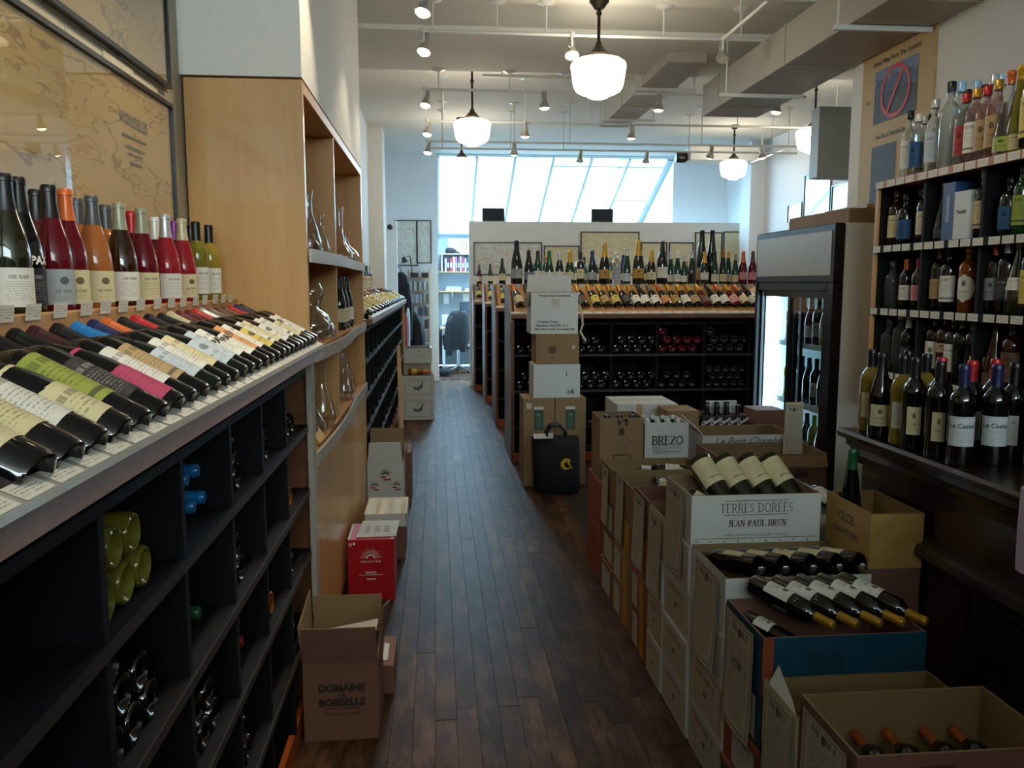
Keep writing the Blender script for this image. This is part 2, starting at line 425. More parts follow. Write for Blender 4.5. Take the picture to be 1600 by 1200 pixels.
# serif capitals: (advance, [(weight, polyline)], [serif centre points])
SERIF = {
    'T': (.72, [(1, [(.36, 0), (.36, 1)]), (.4, [(.02, .97), (.70, .97)]), (.4, [(.04, .97), (.04, .8)]), (.4, [(.68, .97), (.68, .8)])], [(.36, 0)]),
    'E': (.62, [(1, [(.12, 0), (.12, 1)]), (.4, [(.12, .97), (.54, .97)]), (.4, [(.12, .52), (.46, .52)]), (.4, [(.12, .03), (.56, .03)]), (.4, [(.54, .97), (.54, .82)]), (.4, [(.56, .03), (.56, .2)])], [(.1, 0), (.1, 1)]),
    'F': (.58, [(1, [(.12, 0), (.12, 1)]), (.4, [(.12, .97), (.54, .97)]), (.4, [(.12, .52), (.44, .52)]), (.4, [(.54, .97), (.54, .82)])], [(.12, 0), (.1, 1)]),
    'R': (.72, [(1, [(.12, 0), (.12, 1)]), (.4, [(.12, .97), (.36, .97)]), (.8, arc(.36, .73, .2, .24, 90, -90)), (.4, [(.36, .49), (.12, .49)]), (.8, [(.34, .49), (.64, 0)])], [(.12, 0), (.1, 1), (.66, 0)]),
    'P': (.62, [(1, [(.12, 0), (.12, 1)]), (.4, [(.12, .97), (.34, .97)]), (.8, arc(.34, .71, .2, .26, 90, -90)), (.4, [(.34, .45), (.12, .45)])], [(.12, 0), (.1, 1)]),
    'B': (.66, [(1, [(.12, 0), (.12, 1)]), (.4, [(.12, .97), (.34, .97)]), (.8, arc(.34, .75, .18, .22, 90, -90)), (.4, [(.34, .53), (.12, .53)]), (.8, arc(.36, .28, .22, .25, 90, -90)), (.4, [(.36, .03), (.12, .03)])], [(.1, 0), (.1, 1)]),
    'D': (.78, [(1, [(.12, 0), (.12, 1)]), (.4, [(.12, .97), (.32, .97)]), (.8, arc(.32, .5, .36, .47, 90, -90, 14)), (.4, [(.32, .03), (.12, .03)])], [(.1, 0), (.1, 1)]),
    'O': (.82, [(.75, arc(.41, .5, .35, .48, 0, 360, 24))], []),
    'C': (.74, [(.75, arc(.42, .5, .36, .48, 45, 315, 18)), (.4, [(.68, .82), (.70, .98)]), (.4, [(.67, .17), (.68, .04)])], []),
    'S': (.54, [(.7, arc(.27, .74, .19, .23, 40, 250, 10) + arc(.27, .27, .2, .24, 80, -140, 10)), (.4, [(.43, .84), (.45, .98)]), (.4, [(.09, .16), (.07, .02)])], []),
    'J': (.46, [(1, [(.28, .18), (.28, 1)]), (.6, arc(.15, .15, .13, .17, 0, -150, 8))], [(.28, 1)]),
    'A': (.74, [(.5, [(.08, 0), (.37, 1)]), (1, [(.37, 1), (.66, 0)]), (.4, [(.19, .36), (.55, .36)])], [(.07, 0), (.66, 0)]),
    'N': (.8, [(.5, [(.12, 0), (.12, 1)]), (1, [(.12, 1), (.66, 0)]), (.5, [(.66, 0), (.66, 1)])], [(.12, 0), (.1, 1), (.66, 1)]),
    'U': (.76, [(1, [(.14, 1), (.14, .3)]), (.6, arc(.38, .28, .24, .27, 180, 360, 10)), (.5, [(.62, .28), (.62, 1)])], [(.14, 1), (.62, 1)]),
    'L': (.58, [(1, [(.12, 0), (.12, 1)]), (.4, [(.12, .03), (.54, .03)]), (.4, [(.54, .03), (.54, .22)])], [(.12, 1), (.1, 0)]),
    'H': (.8, [(1, [(.13, 0), (.13, 1)]), (1, [(.65, 0), (.65, 1)]), (.4, [(.13, .52), (.65, .52)])], [(.13, 0), (.13, 1), (.65, 0), (.65, 1)]),
    'I': (.36, [(1, [(.18, 0), (.18, 1)])], [(.18, 0), (.18, 1)]),
    'Z': (.66, [(.4, [(.06, .97), (.58, .97)]), (1, [(.58, .96), (.08, .04)]), (.4, [(.06, .03), (.60, .03)]), (.4, [(.06, .97), (.06, .8)]), (.4, [(.60, .03), (.60, .2)])], []),
    "'": (.2, [(.6, [(.1, .8), (.12, 1)])], []), ' ': (.36, [], []), '-': (.4, [(.5, [(.06, .45), (.34, .45)])], []),
}
def serif_polys(s, size, wt=0.11, gap=0.06):
    vs, fs = [], []; x = 0.0
    def seg(a, b, t):
        a = Vector((a[0], a[1], 0)); b = Vector((b[0], b[1], 0)); d = (b-a).normalized(); n = Vector((-d.y, d.x, 0))*t/2
        o = len(vs); vs.extend([a-n, b-n, b+n, a+n]); fs.append((o, o+1, o+2, o+3))
    for ch in s:
        acc = ch == 'É'; ch = 'E' if acc else ch
        adv, st, sf = SERIF[ch]
        for wgt, pl in st:
            for a, b in zip(pl, pl[1:]):
                seg((a[0]+x, a[1]), (b[0]+x, b[1]), max(0.045, wt*wgt))
        for px, py in sf: seg((px+x-wt*1.15, py if py > .5 else py), (px+x+wt*1.15, py), max(0.05, wt*0.45))
        if acc: seg((x+.26, 1.08), (x+.4, 1.22), 0.06)
        x += adv+gap
    x -= gap
    return [Vector(((v.x-x/2)*size, (v.y-0.5)*size, 0)) for v in vs], fs
AX = {'-y': ((1, 0, 0), (0, 0, 1), (0, -1, 0)), '-x': ((0, -1, 0), (0, 0, 1), (-1, 0, 0)), '+x': ((0, 1, 0), (0, 0, 1), (1, 0, 0)), 'z': ((1, 0, 0), (0, 1, 0), (0, 0, 1))}
def letter(parent, polys, pos, face, m, name='lettering', off=0.0012, rot=0.0, sx=1.0):
    """flat print laid on a face of its parent"""
    vs, fs = polys; X, Y, Z = (Vector(a) for a in AX[face]); c, s_ = math.cos(rot), math.sin(rot); P = Vector(pos)
    mb = MB(); mb.add([P+X*((v.x*c-v.y*s_)*sx)+Y*(v.x*s_+v.y*c)+Z*off for v in vs], fs)
    return mb.build(name, m, parent)
def bars(rects):
    vs, fs = [], []
    for x0, y0, x1, y1 in rects:
        o = len(vs); vs += [Vector((x0, y0, 0)), Vector((x1, y0, 0)), Vector((x1, y1, 0)), Vector((x0, y1, 0))]; fs.append((o, o+1, o+2, o+3))
    return vs, fs
def print_sheet(parent, name, c, face, wdt, hgt, m, off=0.0025, curl=0.0, tilt=0.0):
    X, Y, Z = (Vector(a) for a in AX[face]); P = Vector(c)
    mb = MB(); mb.patch(lambda u, v: P+X*((u-.5)*wdt)+Y*((v-.5)*hgt)+Z*(off+curl*(1-v)**2*(0.4+0.6*math.sin(u*3.1))+tilt*(v-.5)), 6, 8)
    o = mb.build(name, m, parent, smooth=60)
    return o

# ------------------------------------------------------------------ bottles
PROF = {
    'bordeaux': [(0, .018), (.02, .015), (.030, 0), (.0345, .001), (.037, .006), (.037, .188), (.0345, .206), (.026, .221), (.0165, .233), (.0142, .243), (.0138, .284), (.0152, .285), (.0152, .293), (.0125, .300), (0, .300)],
    'burgundy': [(0, .02), (.022, .016), (.032, 0), (.037, .001), (.0395, .007), (.0395, .135), (.037, .160), (.0305, .190), (.0215, .220), (.0165, .243), (.0145, .262), (.0140, .283), (.0154, .284), (.0154, .292), (.0125, .298), (0, .298)],
    'champagne': [(0, .02), (.024, .016), (.034, 0), (.040, .001), (.0425, .008), (.0425, .125), (.040, .155), (.0325, .192), (.0235, .226), (.0185, .255), (.0165, .278), (.0180, .284), (.0178, .300), (.0165, .312), (.010, .318), (0, .319)],
    'riesling': [(0, .01), (.02, .009), (.030, 0), (.035, .001), (.0375, .007), (.0375, .120), (.035, .160), (.0285, .205), (.0215, .250), (.0165, .290), (.0140, .322), (.0150, .324), (.0150, .334), (.012, .341), (0, .341)],
    'spirit': [(0, .008), (.03, .006), (.036, 0), (.0395, .004), (.0395, .190), (.037, .208), (.026, .222), (.0165, .232), (.0145, .245), (.0145, .262), (.0165, .264), (.0165, .296), (.014, .300), (0, .300)],
    'tall_spirit': [(0, .008), (.028, .006), (.034, 0), (.0375, .004), (.0365, .215), (.034, .235), (.022, .252), (.0155, .265), (.0145, .300), (.0165, .302), (.0165, .335), (.014, .339), (0, .339)],
    'flask': [(0, .006), (.03, .005), (.037, 0), (.040, .004), (.041, .150), (.037, .172), (.022, .186), (.0155, .196), (.0150, .222), (.0170, .224), (.0170, .252), (.014, .255), (0, .255)],
    'tapered': [(0, .008), (.036, .006), (.044, 0), (.048, .006), (.047, .08), (.036, .150), (.024, .205), (.0165, .245), (.0145, .275), (.0145, .300), (.0165, .302), (.0165, .315), (.013, .320), (0, .320)],
}
KIND_CAP = {'bordeaux': .236, 'burgundy': .228, 'champagne': .205, 'riesling': .270, 'spirit': .262, 'tall_spirit': .300, 'flask': .222, 'tapered': .270}
LAB_SPAN = {'bordeaux': (.055, .145), 'burgundy': (.045, .120), 'champagne': (.045, .115), 'riesling': (.030, .105), 'spirit': (.045, .165), 'tall_spirit': (.050, .190), 'flask': (.030, .125), 'tapered': (.02, .075)}
def rad_at(prof, z, i0=3):
    for (r0, z0), (r1, z1) in zip(prof[i0:], prof[i0+1:]):
        if z0 <= z <= z1 and z1 > z0: return r0+(r1-r0)*(z-z0)/(z1-z0)
    return prof[-2][0]
MC = {}
def bottle_mesh(kind, g, sq=0.0, seg=20):
    k = ('b', kind, g, sq, seg)
    if k not in MC: MC[k] = MB().lathe(PROF[kind], seg, sq).mesh('bottle_glass', GL[g], smooth=50)
    return MC[k]
def cap_mesh(kind, c, z0=None, seg=16):
    k = ('c', kind, c, z0)
    if k not in MC:
        p = PROF[kind]; z0 = z0 or KIND_CAP[kind]; e = .0009
        pr = [(rad_at(p, z0)+.0002, z0)] + [(r+e, z) for r, z in p if z > z0 and r > .005] + [(0, p[-1][1]+e)]
        MC[k] = MB().lathe(pr, seg).mesh('capsule', capmat(c), smooth=50)
    return MC[k]
def lab_mesh(kind, m, span=None, ang=66, sq=0.0, roll=0.0, round_=False):
    k = ('l', kind, m.name, span, ang, sq, roll, round_)
    if k not in MC:
        z0, z1 = span or LAB_SPAN[kind]; p = PROF[kind]
        def fn(u, v):
            if round_:   # oval label
                h = math.sqrt(max(0.0, 1-(2*v-1)**2)); u2 = .5+(u-.5)*max(.12, h)
            else: u2 = u
            a = R(-90+roll-ang+2*ang*u2); z = z0+(z1-z0)*v; r = rad_at(p, z)+.0008; c, d = math.cos(a), math.sin(a); q = 1.0
            if sq > 0:
                e = 2+sq*6; q = (abs(c)**e+abs(d)**e)**(-1/e)
            return Vector((r*q*c, r*q*d, z))
        mb = MB().patch(fn, 10, 8 if round_ or kind in ('tapered', 'champagne') else 2); MC[k] = mb.mesh('paper_label', m, smooth=60)
    return MC[k]
def word_mesh(kind, s, size, z, m, ang=0.0, bold=0.0, up=False):
    k = ('w', kind, s, size, z, m.name, up)
    if k not in MC:
        vs, fs = text_polys(s, size, bold); r = rad_at(PROF[kind], z)+.0014; out = []
        for v in vs:
            x, y = (v.x, v.y) if not up else (-v.y, v.x)
            a = R(-90+ang)+x/r; out.append(Vector((r*math.cos(a), r*math.sin(a), z+y)))
        MC[k] = MB().add(out, fs).mesh('lettering', m)
    return MC[k]
def basis(d, face, loc, s=1.0):
    d = Vector(d).normalized(); f = Vector(face); f = (f-d*f.dot(d)).normalized(); y = -f; x = y.cross(d)
    M = Matrix(((x.x, y.x, d.x, 0), (x.y, y.y, d.y, 0), (x.z, y.z, d.z, 0), (0, 0, 0, 1)))
    return Matrix.Translation(Vector(loc)) @ M @ Matrix.Scale(s, 4)
def bottle(loc, label, kind='bordeaux', g='black', cap='black', lab='white', style=0, d=(0, 0, 1), face=(0, -1, 0), s=1.0, cat='bottle', group=None, name='wine_bottle',
           capz=None, span=None, ang=66, sq=0.0, neck=None, word=None, round_=False, roll=0.0, labm=None, lift=0.0):
    M = basis(d, face, loc, s)
    if name == 'wine_bottle':
        if kind == 'champagne': name = 'sparkling_wine_bottle'
        elif kind == 'riesling': name = 'flute_bottle'
        elif 'rosé' in g: name = 'rose_wine_bottle'
        elif g in ('white wine', 'yellow green'): name = 'white_wine_bottle'
        elif kind == 'burgundy': name = 'sloped_wine_bottle'
    o = place(name, bottle_mesh(kind, g, sq), M); tag(o, label, cat, group)
    if cap: sub('capsule', cap_mesh(kind, cap, capz), o)
    if lab or labm:
        l = sub('paper_label', lab_mesh(kind, labm or labmat(lab, style), span, ang, sq, roll, round_), o)
        if word: sub('lettering', word_mesh(kind, *word), l)
    if neck:
        z = KIND_CAP[kind]-.045 if neck[1] is None else neck[1]
        sub('neck_label', lab_mesh(kind, labmat(neck[0]), (z, z+.022), 70), o)
    return o
# ================================================================== THE SETTING
XL, XR, XF = -0.92, 2.80, 4.90          # left wall, near right wall, far right wall
Y0, YB, YA = -3.0, 13.85, 16.5          # shop front, skylight line, back of the alcove
ZC, ZF = 3.47, 3.72                     # near ceiling, far ceiling
YS = 7.39                               # where the ceiling steps up
PX0, PY = 0.51, 13.0                    # partition: opening edge, depth
PZ = 2.58

# floor: a slab under individually laid boards
fl = struct('floor', MB().box(XL-.1, XF+.1, Y0, YA, -.08, -.012), M_floor)
plank_mesh = {}
def lay_floor():
    rnd = random.Random(3); n = 0
    W = .0805; x = -0.505
    while x < 0.90:
        y = 1.75-rnd.random()*1.2
        while y < 13.6:
            L = rnd.choice([.8, 1.0, 1.2, 1.4, 1.6, 1.8, 2.0, 2.2]); y1 = min(y+L, 13.9)
            L2 = max(.2, round((y1-y)*5)/5); k = round(L2*5)
            if k not in plank_mesh: plank_mesh[k] = MB().box(-.0401, .0401, -L2/2+.0003, L2/2-.0003, -.02, 0, b=.0008).mesh('plank', M_plank)
            M = Matrix.Translation((x+W/2, y+L2/2, rnd.uniform(-.0012, .0006)))
            inv = ORG['floor'].inverted()
            sub('plank', plank_mesh[k], fl, inv @ M); n += 1
            y += L2
        x += W
    # office boards beyond the partition and on towards the alcove: wider pieces
    x = -0.6
    while x < 1.0:
        M = Matrix.Translation((x+.12, 15.2, -.0005)); k = 'office'
        if k not in plank_mesh: plank_mesh[k] = MB().box(-.119, .119, -1.25, 1.25, -.02, 0, b=.002).mesh('plank', M_plank)
        sub('plank', plank_mesh[k], fl, ORG['floor'].inverted() @ M); x += .242
lay_floor()

# left wall with painted bricks laid where they show
wl_ = struct('wall_left', MB().box(XL-.15, XL, Y0, YB, 0, ZF+.2), M_mortar)
def bricks():
    rnd = random.Random(5); bh, bl = .079, .232; inv = ORG['wall_left'].inverted()
    ms = [MB().box(-.004, .0045+.0015*i, -bl/2+.004, bl/2-.004, -bh/2+.004, bh/2-.004, b=.003).mesh('brick', M_brick) for i in range(3)]
    half = MB().box(-.004, .006, -bl/4+.004, bl/4-.004, -bh/2+.004, bh/2-.004, b=.003).mesh('brick', M_brick)
    z = 1.60; row = 0
    while z < 3.46:
        y = 1.55 + (bl/2 if row % 2 else 0)
        if row % 2: sub('brick', half, wl_, inv @ Matrix.Translation((XL, 1.55+bl/4, z)))
        while y+bl <= 3.17:
            sub('brick', rnd.choice(ms), wl_, inv @ Matrix.Translation((XL+rnd.uniform(-.001, .001), y+bl/2, z))); y += bl
        z += bh; row += 1
bricks()
# plaster over the rest of that wall, beyond the tall cabinet
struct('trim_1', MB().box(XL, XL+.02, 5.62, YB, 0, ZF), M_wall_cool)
struct('trim_2', MB().box(XL, XL+.21, 11.55, 12.1, 0, ZF), M_wall)                       # pilaster
struct('trim_3', MB().box(XL, -.485, 3.2, 5.6, 2.372, ZC), M_wall)                        # boxed soffit over the tall cabinet
struct('wall_right', MB().box(XR, XR+.15, Y0, 5.52, 0, ZF+.2), M_wall)
struct('wall_right_return', MB().box(XR+.15, XF+.1, 5.42, 5.52, 0, ZF+.2), M_wall)
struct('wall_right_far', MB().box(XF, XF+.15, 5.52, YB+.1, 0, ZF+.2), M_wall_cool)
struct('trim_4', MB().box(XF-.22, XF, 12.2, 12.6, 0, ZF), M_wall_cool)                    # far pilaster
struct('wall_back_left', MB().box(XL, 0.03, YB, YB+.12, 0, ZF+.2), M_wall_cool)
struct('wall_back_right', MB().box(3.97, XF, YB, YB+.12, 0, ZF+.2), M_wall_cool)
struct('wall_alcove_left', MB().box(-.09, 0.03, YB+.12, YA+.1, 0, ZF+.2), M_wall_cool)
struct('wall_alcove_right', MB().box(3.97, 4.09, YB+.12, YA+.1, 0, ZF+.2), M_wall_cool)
struct('wall_back', MB().box(-.09, 4.09, YA, YA+.12, 0, 2.58), wall_paint('grey_blue_wall_paint', '#7f8a92'))
struct('partition_wall_right', MB().box(PX0, XF, PY, PY+.1, 0, PZ, b=.004), M_wall)
struct('partition_wall_left', MB().box(XL+.02, -.60, PY, PY+.1, 0, PZ, b=.004), M_wall)
# ceilings
struct('ceiling', MB().box(XL-.15, XF+.15, Y0, YS, ZC, ZC+.12), M_ceiling)
struct('ceiling_far', MB().box(XL-.15, XF+.15, YS-.02, YB, ZF, ZF+.12), M_ceiling)
struct('ceiling_step', MB().box(XL-.15, XF+.15, YS-.08, YS, ZC+.10, ZF+.12), M_ceiling)
struct('beam', MB().box(XL, XF, 6.25, YS, ZC-.035, ZC), M_ceiling)
# the unseen shop front: its window is sized for the light on the cartons
sf = MB()
sf.box(XL-.15, -.85, Y0-.15, Y0, 0, ZF).box(2.7, XF+.15, Y0-.15, Y0, 0, ZF).box(-.85, 2.7, Y0-.15, Y0, 0, 2.50).box(-.85, 2.7, Y0-.15, Y0, 3.35, ZF)
struct('wall_front', sf, M_wall)
struct('wall_light_block_right', MB().box(.28, XR, -.85, -.75, 0, 2.08, b=.004), M_dark_wood)  # unseen, added to keep window light off the nearest cartons; dark against bounce
struct('wall_light_block_left', MB().box(XL, -.30, -.85, -.75, 0, 2.08, b=.004), M_dark_wood)  # left half of the same added light-blocking wall, out of view
struct('window_1', MB().box(-.85, 2.7, Y0-.09, Y0-.08, 2.50, 3.35), M_front_pane)
# skylight: frame bars and panes on a slope
sky_a, sky_b = Vector((0, YB, ZF)), Vector((0, YA, PZ))
dirv = (sky_b-sky_a).normalized(); nrm = Vector((0, -dirv.z, dirv.y)).normalized()
SL = (sky_b-sky_a).length
def slope_box(mb, x0, x1, s0, s1, n0, n1):
    P = lambda x, s, n: Vector((x, 0, 0))+sky_a+dirv*s+nrm*n
    vs = [P(x, s, n) for n in (n0, n1) for s in (s0, s1) for x in (x0, x1)]
    return mb.add(vs, [(0, 2, 3, 1), (4, 5, 7, 6), (0, 1, 5, 4), (2, 6, 7, 3), (0, 4, 6, 2), (1, 3, 7, 5)])
M_frame = plain('skylight_frame', '#aebfc8', 0.5)
xs_bar = [0.03, .66, 1.29, 1.93, 2.57, 3.21, 3.87]
fr = MB(); slope_box(fr, 0.03, 3.97, -.02, .05, -.02, .1); slope_box(fr, 0.03, 3.97, SL-.07, SL+.05, -.02, .1)
wnd = struct('window_2', fr, M_frame)
for i, x in enumerate(xs_bar):
    slope = MB(); slope_box(slope, x, x+(.05 if 0 < i < 6 else (.04 if i == 0 else .1)), .05, SL-.07, -.04, .06); slope.build('glazing_bar', M_frame, wnd)
for i in range(6):
    p = MB(); slope_box(p, xs_bar[i]+.05, xs_bar[i+1], .05, SL-.07, .012, .018); p.build('pane', M_pane, wnd)
for i, s in ((3, .3), (4, .3), (5, .3), (5, 1.45)):
    tb = MB(); slope_box(tb, xs_bar[i]+.05, xs_bar[i+1], s, s+.05, -.01, .03); tb.build('cross_bar', M_frame, wnd)
# a neighbouring house seen faintly through the glass
M_house = plain('neighbour_render', '#e2ecec', 0.8); M_house_glass = plain('neighbour_glass', '#6fa9b5', 0.3)
nh = MB().box(2.2, 9.5, 26.0, 29.0, 0, 11.0).build('neighbouring_house', M_house)
tag(nh, 'pale rendered house faintly seen outside through the right half of the skylight', 'building')
for cx in (2.2, 3.9, 5.6, 7.3):
    for cz in (4.6, 6.6, 8.8, 11.0):
        f = MB().box(cx, cx+.95, 25.94, 26.0, cz, cz+1.35, b=.02).build('window', plain('neighbour_frame', '#dfeaea', .6), nh)
        MB().box(cx+.08, cx+.87, 25.92, 25.945, cz+.08, cz+.64).build('pane', M_house_glass, f)
        MB().box(cx+.08, cx+.87, 25.92, 25.945, cz+.72, cz+1.27).build('pane', M_house_glass, f)

# ================================================================== WINE RACKS AND COUNTERS
def rack(label, L, depth, loc, rotz, divs, rows, zr, zt, trim, ztrim, drop=0.0, ly=.30, end_panels=(True, True), back=0.0, tag_step=.085, tags=True, cat='wine rack', black_end=False, top_tags=True, toe=True, tag0=0.05):
    """local frame: x along the front, front faces -y. bins below, a sloping display deck, a ledge behind it"""
    r = thing('wine_rack', label, cat, loc, rotz)
    M = ORG[r.name]
    def B(mb, name, m, par=r): return place_local(name, mb, m, par)
    z_top = zr-.09
    c = MB().box(.0, L, depth-.02, depth, 0, zt-.03); B(c, 'back_panel', M_black_bin)
    for x0 in (0, L-.03):
        ep = MB().prism([(-.0, 0), (depth, 0), (depth, zt-.03), (ly, zt-.03), (.0, z_top)], 'x', x0, x0+.03)
        B(ep, 'end_panel', M_rail_wood if not black_end else M_black_bin)
    if toe: B(MB().box(.03, L-.03, .01, .03, 0, .085), 'toe_kick', M_orange_wood)
    for z in rows:
        s = MB().box(.03, L-.03, .0, depth-.02, z-.02, z-.002); B(s, 'shelf', M_black_bin)
        B(MB().box(.03, L-.03, -.004, .0, z-.022, z), 'shelf_edge', M_bin_edge)
    for x in divs: B(MB().box(x-.011, x+.011, .006, depth-.02, .085, z_top), 'divider', M_black_bin)
    B(MB().box(.03, L-.03, .0, depth-.02, z_top-.02, z_top), 'bin_top', M_black_bin)
    # front rail with its price strip
    rail = B(MB().prism([(-.06, zr-.047), (.0, zr-.062), (.0, zr-.022), (-.05, zr-.012)], 'x', 0, L), 'front_rail', M_rail_wood)
    strip = B(MB().prism([(-.062, zr-.013), (-.060, zr-.003), (-.030, zr+.010), (-.030, zr-.014)], 'x', 0, L), 'price_strip', M_grey_strip, r)
    B(MB().prism([(-.030, zr+.004-drop), (ly, zt-.02), (ly, zt-.04), (-.030, zr-.012-drop)], 'x', .03, L-.03), 'display_deck', M_birch_x)
    B(MB().box(0, L, ly, depth-.02+back, zt-.03, zt-.005), 'top_ledge', M_birch_x)
    if ztrim > zt: B(MB().box(0, L, ly-.012, ly+.006, zt-.045, ztrim, b=.004), 'ledge_trim', M_birch_x if trim is None else trim)
    if tags:
        tm = MB().patch(lambda u, v: Vector(((u-.5)*.066, (-.0455+.014*(v*2-1)), .0043+.006*(v*2-1))), 1, 1).mesh('price_card', M_tag)
        x = tag0; n = 0
        while x < L-.05 and n < 90:
            sub('price_card', tm, strip, Matrix.Translation((x, 0, zr))); x += tag_step; n += 1
    if top_tags:
        tm2 = MB().patch(lambda u, v: Vector(((u-.5)*.06, -.0015-.004*v, v*.03)), 1, 1).mesh('price_card', M_tag)
        x = .08; n = 0
        while x < L-.05 and n < 60:
            sub('price_card', tm2, r, Matrix.Translation((x, ly-.013, zt-.03 if ztrim <= zt else ztrim-.012))); x += tag_step*1.25+random.uniform(0, .03); n += 1
    return r
def place_local(name, mb, m, par, smooth=0):
    return sub(name, mb.mesh(name, m, None, smooth), par)

BINS = [.345, .605, .845, 1.09]
# near left counter: local x -> +Y, front -> +X ; origin at the near end on the front plane
LC = rack('long black wine counter along the left wall, with sloping display and price strip', 2.95, .43, (-.49, .24, 0), R(90),
          [.20, .61, .99, 1.38, 1.76, 2.12, 2.49], BINS, 1.395, 1.535, None, 1.565, drop=.05, ly=.265, tag_step=.0785, tag0=.055)
MB().box(-.49, -.470, 3.118, 3.20, 0, 1.325).build('corner_post', M_grey_strip, LC)
# far left counter beyond the tall cabinet
LF = rack('farther black wine counter on the left, running up to the partition opening', 6.3, .43, (-.49, 5.66, 0), R(90),
          [i*.42 for i in range(1, 15)], BINS, 1.395, 1.535, None, 1.565, drop=.05, ly=.265, tag_step=.12)
MB().box(-.49, -.46, 11.89, 11.96, 0, 1.33).build('corner_post', M_birch, LF)
RX = [.49, .917, 1.34, 1.78, 2.21]
R1 = rack('nearest freestanding wine rack facing the entrance, champagne on its slope', 2.75, .72, (.66, 7.37, 0), 0, RX, [.33, .66, .985], 1.36, 1.615, None, 1.60, tag_step=.105)
R2 = rack('second freestanding wine rack, behind the nearest one', 2.75, .66, (.655, 9.25, 0), 0, RX, [.33, .66, .985], 1.36, 1.615, None, 1.60, tag_step=.2)
R3 = rack('third freestanding wine rack, in front of the one at the partition', 2.75, .62, (.65, 11.25, 0), 0, RX, [.33, .66, .985], 1.36, 1.615, None, 1.60, tag_step=.25)
R4 = rack('last wine rack standing against the white partition with framed maps', 4.0, .5, (.55, 12.49, 0), 0, [.5, 1, 1.5, 2, 2.5, 3, 3.5], [.33, .66, .985], 1.36, 1.615, None, 1.60, tag_step=.3)

# ------------------------------------------------------------------ tall birch display cabinet
TC = thing('display_cabinet', 'tall birch plywood cabinet with decanters on its open shelves', 'cabinet', (-.70, 4.4, 0))
CX0, CX1, CY0, CY1, CZ = XL+.01, -.485, 3.205, 5.6, 2.365
MB().box(CX0, CX1, CY0, CY0+.03, 0, CZ, b=.002).build('side_panel', M_birch, TC)
MB().box(CX0, CX1, CY1-.03, CY1, 0, CZ, b=.002).build('side_panel', M_birch, TC)
MB().box(CX0, CX1, CY0+.03, CY1-.03, CZ-.045, CZ, b=.002).build('top_panel', M_birch_y, TC)
MB().box(CX0, CX0+.015, CY0+.03, CY1-.03, .9, CZ-.045).build('back_panel', M_birch, TC)
MB().box(CX0+.015, CX1-.005, 4.16, 4.185, .955, CZ-.045).build('partition_panel', M_birch, TC)
for z, bow in ((1.745, .035), (1.36, .05), (.955, .03)):
    MB().box(CX0+.015, CX1, CY0+.03, CY1-.03, z-.022, z).build('shelf', M_birch_y, TC)
    pts = []
    n = 16
    mb = MB(); rings = []
    for i in range(n+1):
        t = i/n; y = CY0+.02+(CY1-CY0-.04)*t; x = CX1+.004+bow*math.sin(t*math.pi*1.0)*abs(math.cos(t*2.2))
        rings.append([(x, y, z-.045), (x+.012, y, z-.045), (x+.012, y, z+.006), (x, y, z+.006)])
    mb.loft(rings).build('price_strip', M_grey_strip, TC, smooth=40)
for y0, y1 in ((CY0+.03, 4.36), (4.37, CY1-.03)):
    MB().box(CX1-.02, CX1-.002, y0, y1, .09, .905, b=.003).build('lower_door', M_birch, TC)
MB().box(CX1-.03, CX1-.012, CY0+.03, CY1-.03, 0, .088).build('toe_kick', M_orange_wood, TC)

# decanters on the cabinet shelves
def decanter(loc, label, shape, s=1.0):
    P = {'tall': [(0, .004), (.05, .0), (.058, .006), (.056, .06), (.036, .13), (.020, .18), (.017, .24), (.024, .285), (.0235, .286), (.0155, .24), (.018, .18), (.034, .13), (.053, .06), (.05, .01), (0, .009)],
         'wide': [(0, .004), (.06, .0), (.09, .02), (.095, .045), (.07, .085), (.026, .12), (.018, .16), (.022, .20), (.027, .225), (.0265, .2255), (.0165, .16), (.024, .12), (.067, .084), (.091, .045), (.085, .02), (0, .009)],
         'globe': [(0, .004), (.03, .0), (.07, .03), (.082, .075), (.065, .12), (.028, .145), (.022, .155), (.045, .19), (.050, .22), (.035, .25), (.034, .249), (.048, .22), (.043, .19), (.02, .155), (.026, .143), (.062, .118), (.078, .075), (.066, .03), (0, .01)],
         'swan': [(0, .004), (.055, .0), (.075, .02), (.07, .05), (.04, .09), (.02, .14), (.016, .21), (.020, .30), (.0195, .30), (.0145, .21), (.018, .14), (.037, .09), (.066, .05), (.07, .02), (0, .01)]}[shape]
    k = ('d', shape)
    if k not in MC: MC[k] = MB().lathe(P, 24).mesh('decanter', M_decanter, smooth=60)
    o = place('glass_decanter', MC[k], Matrix.Translation(Vector(loc)) @ Matrix.Scale(s, 4)); tag(o, label, 'decanter'); return o
decanter((-.565, 3.80, 1.745), 'tall clear glass decanter on the top cabinet shelf, nearest the side panel', 'tall')
decanter((-.60, 4.02, 1.745), 'tall slim clear decanter, middle one in the top left cabinet bay', 'swan', .95)
decanter((-.545, 4.05, 1.745), 'short clear glass decanter farthest back in the top left cabinet bay', 'tall', .72)
decanter((-.555, 4.92, 1.745), 'tall curved clear decanter in the top right cabinet bay', 'swan', 1.05)
decanter((-.53, 5.02, 1.745), 'low wide clear decanter in the top right cabinet bay', 'wide', .8)
decanter((-.535, 3.62, 1.36), 'double bulb clear decanter on the middle shelf by the counter end', 'globe', 1.05)
decanter((-.56, 4.02, 1.36), 'low wide clear decanter on the middle shelf behind the double bulb one', 'wide', .85)
decanter((-.56, 3.69, .955), 'slender clear decanter on the bottom cabinet shelf behind the yellow box', 'swan', 1.0)
decanter((-.535, 3.86, .955), 'tall clear decanter on the bottom shelf in front of the bay divider', 'tall', 1.1)
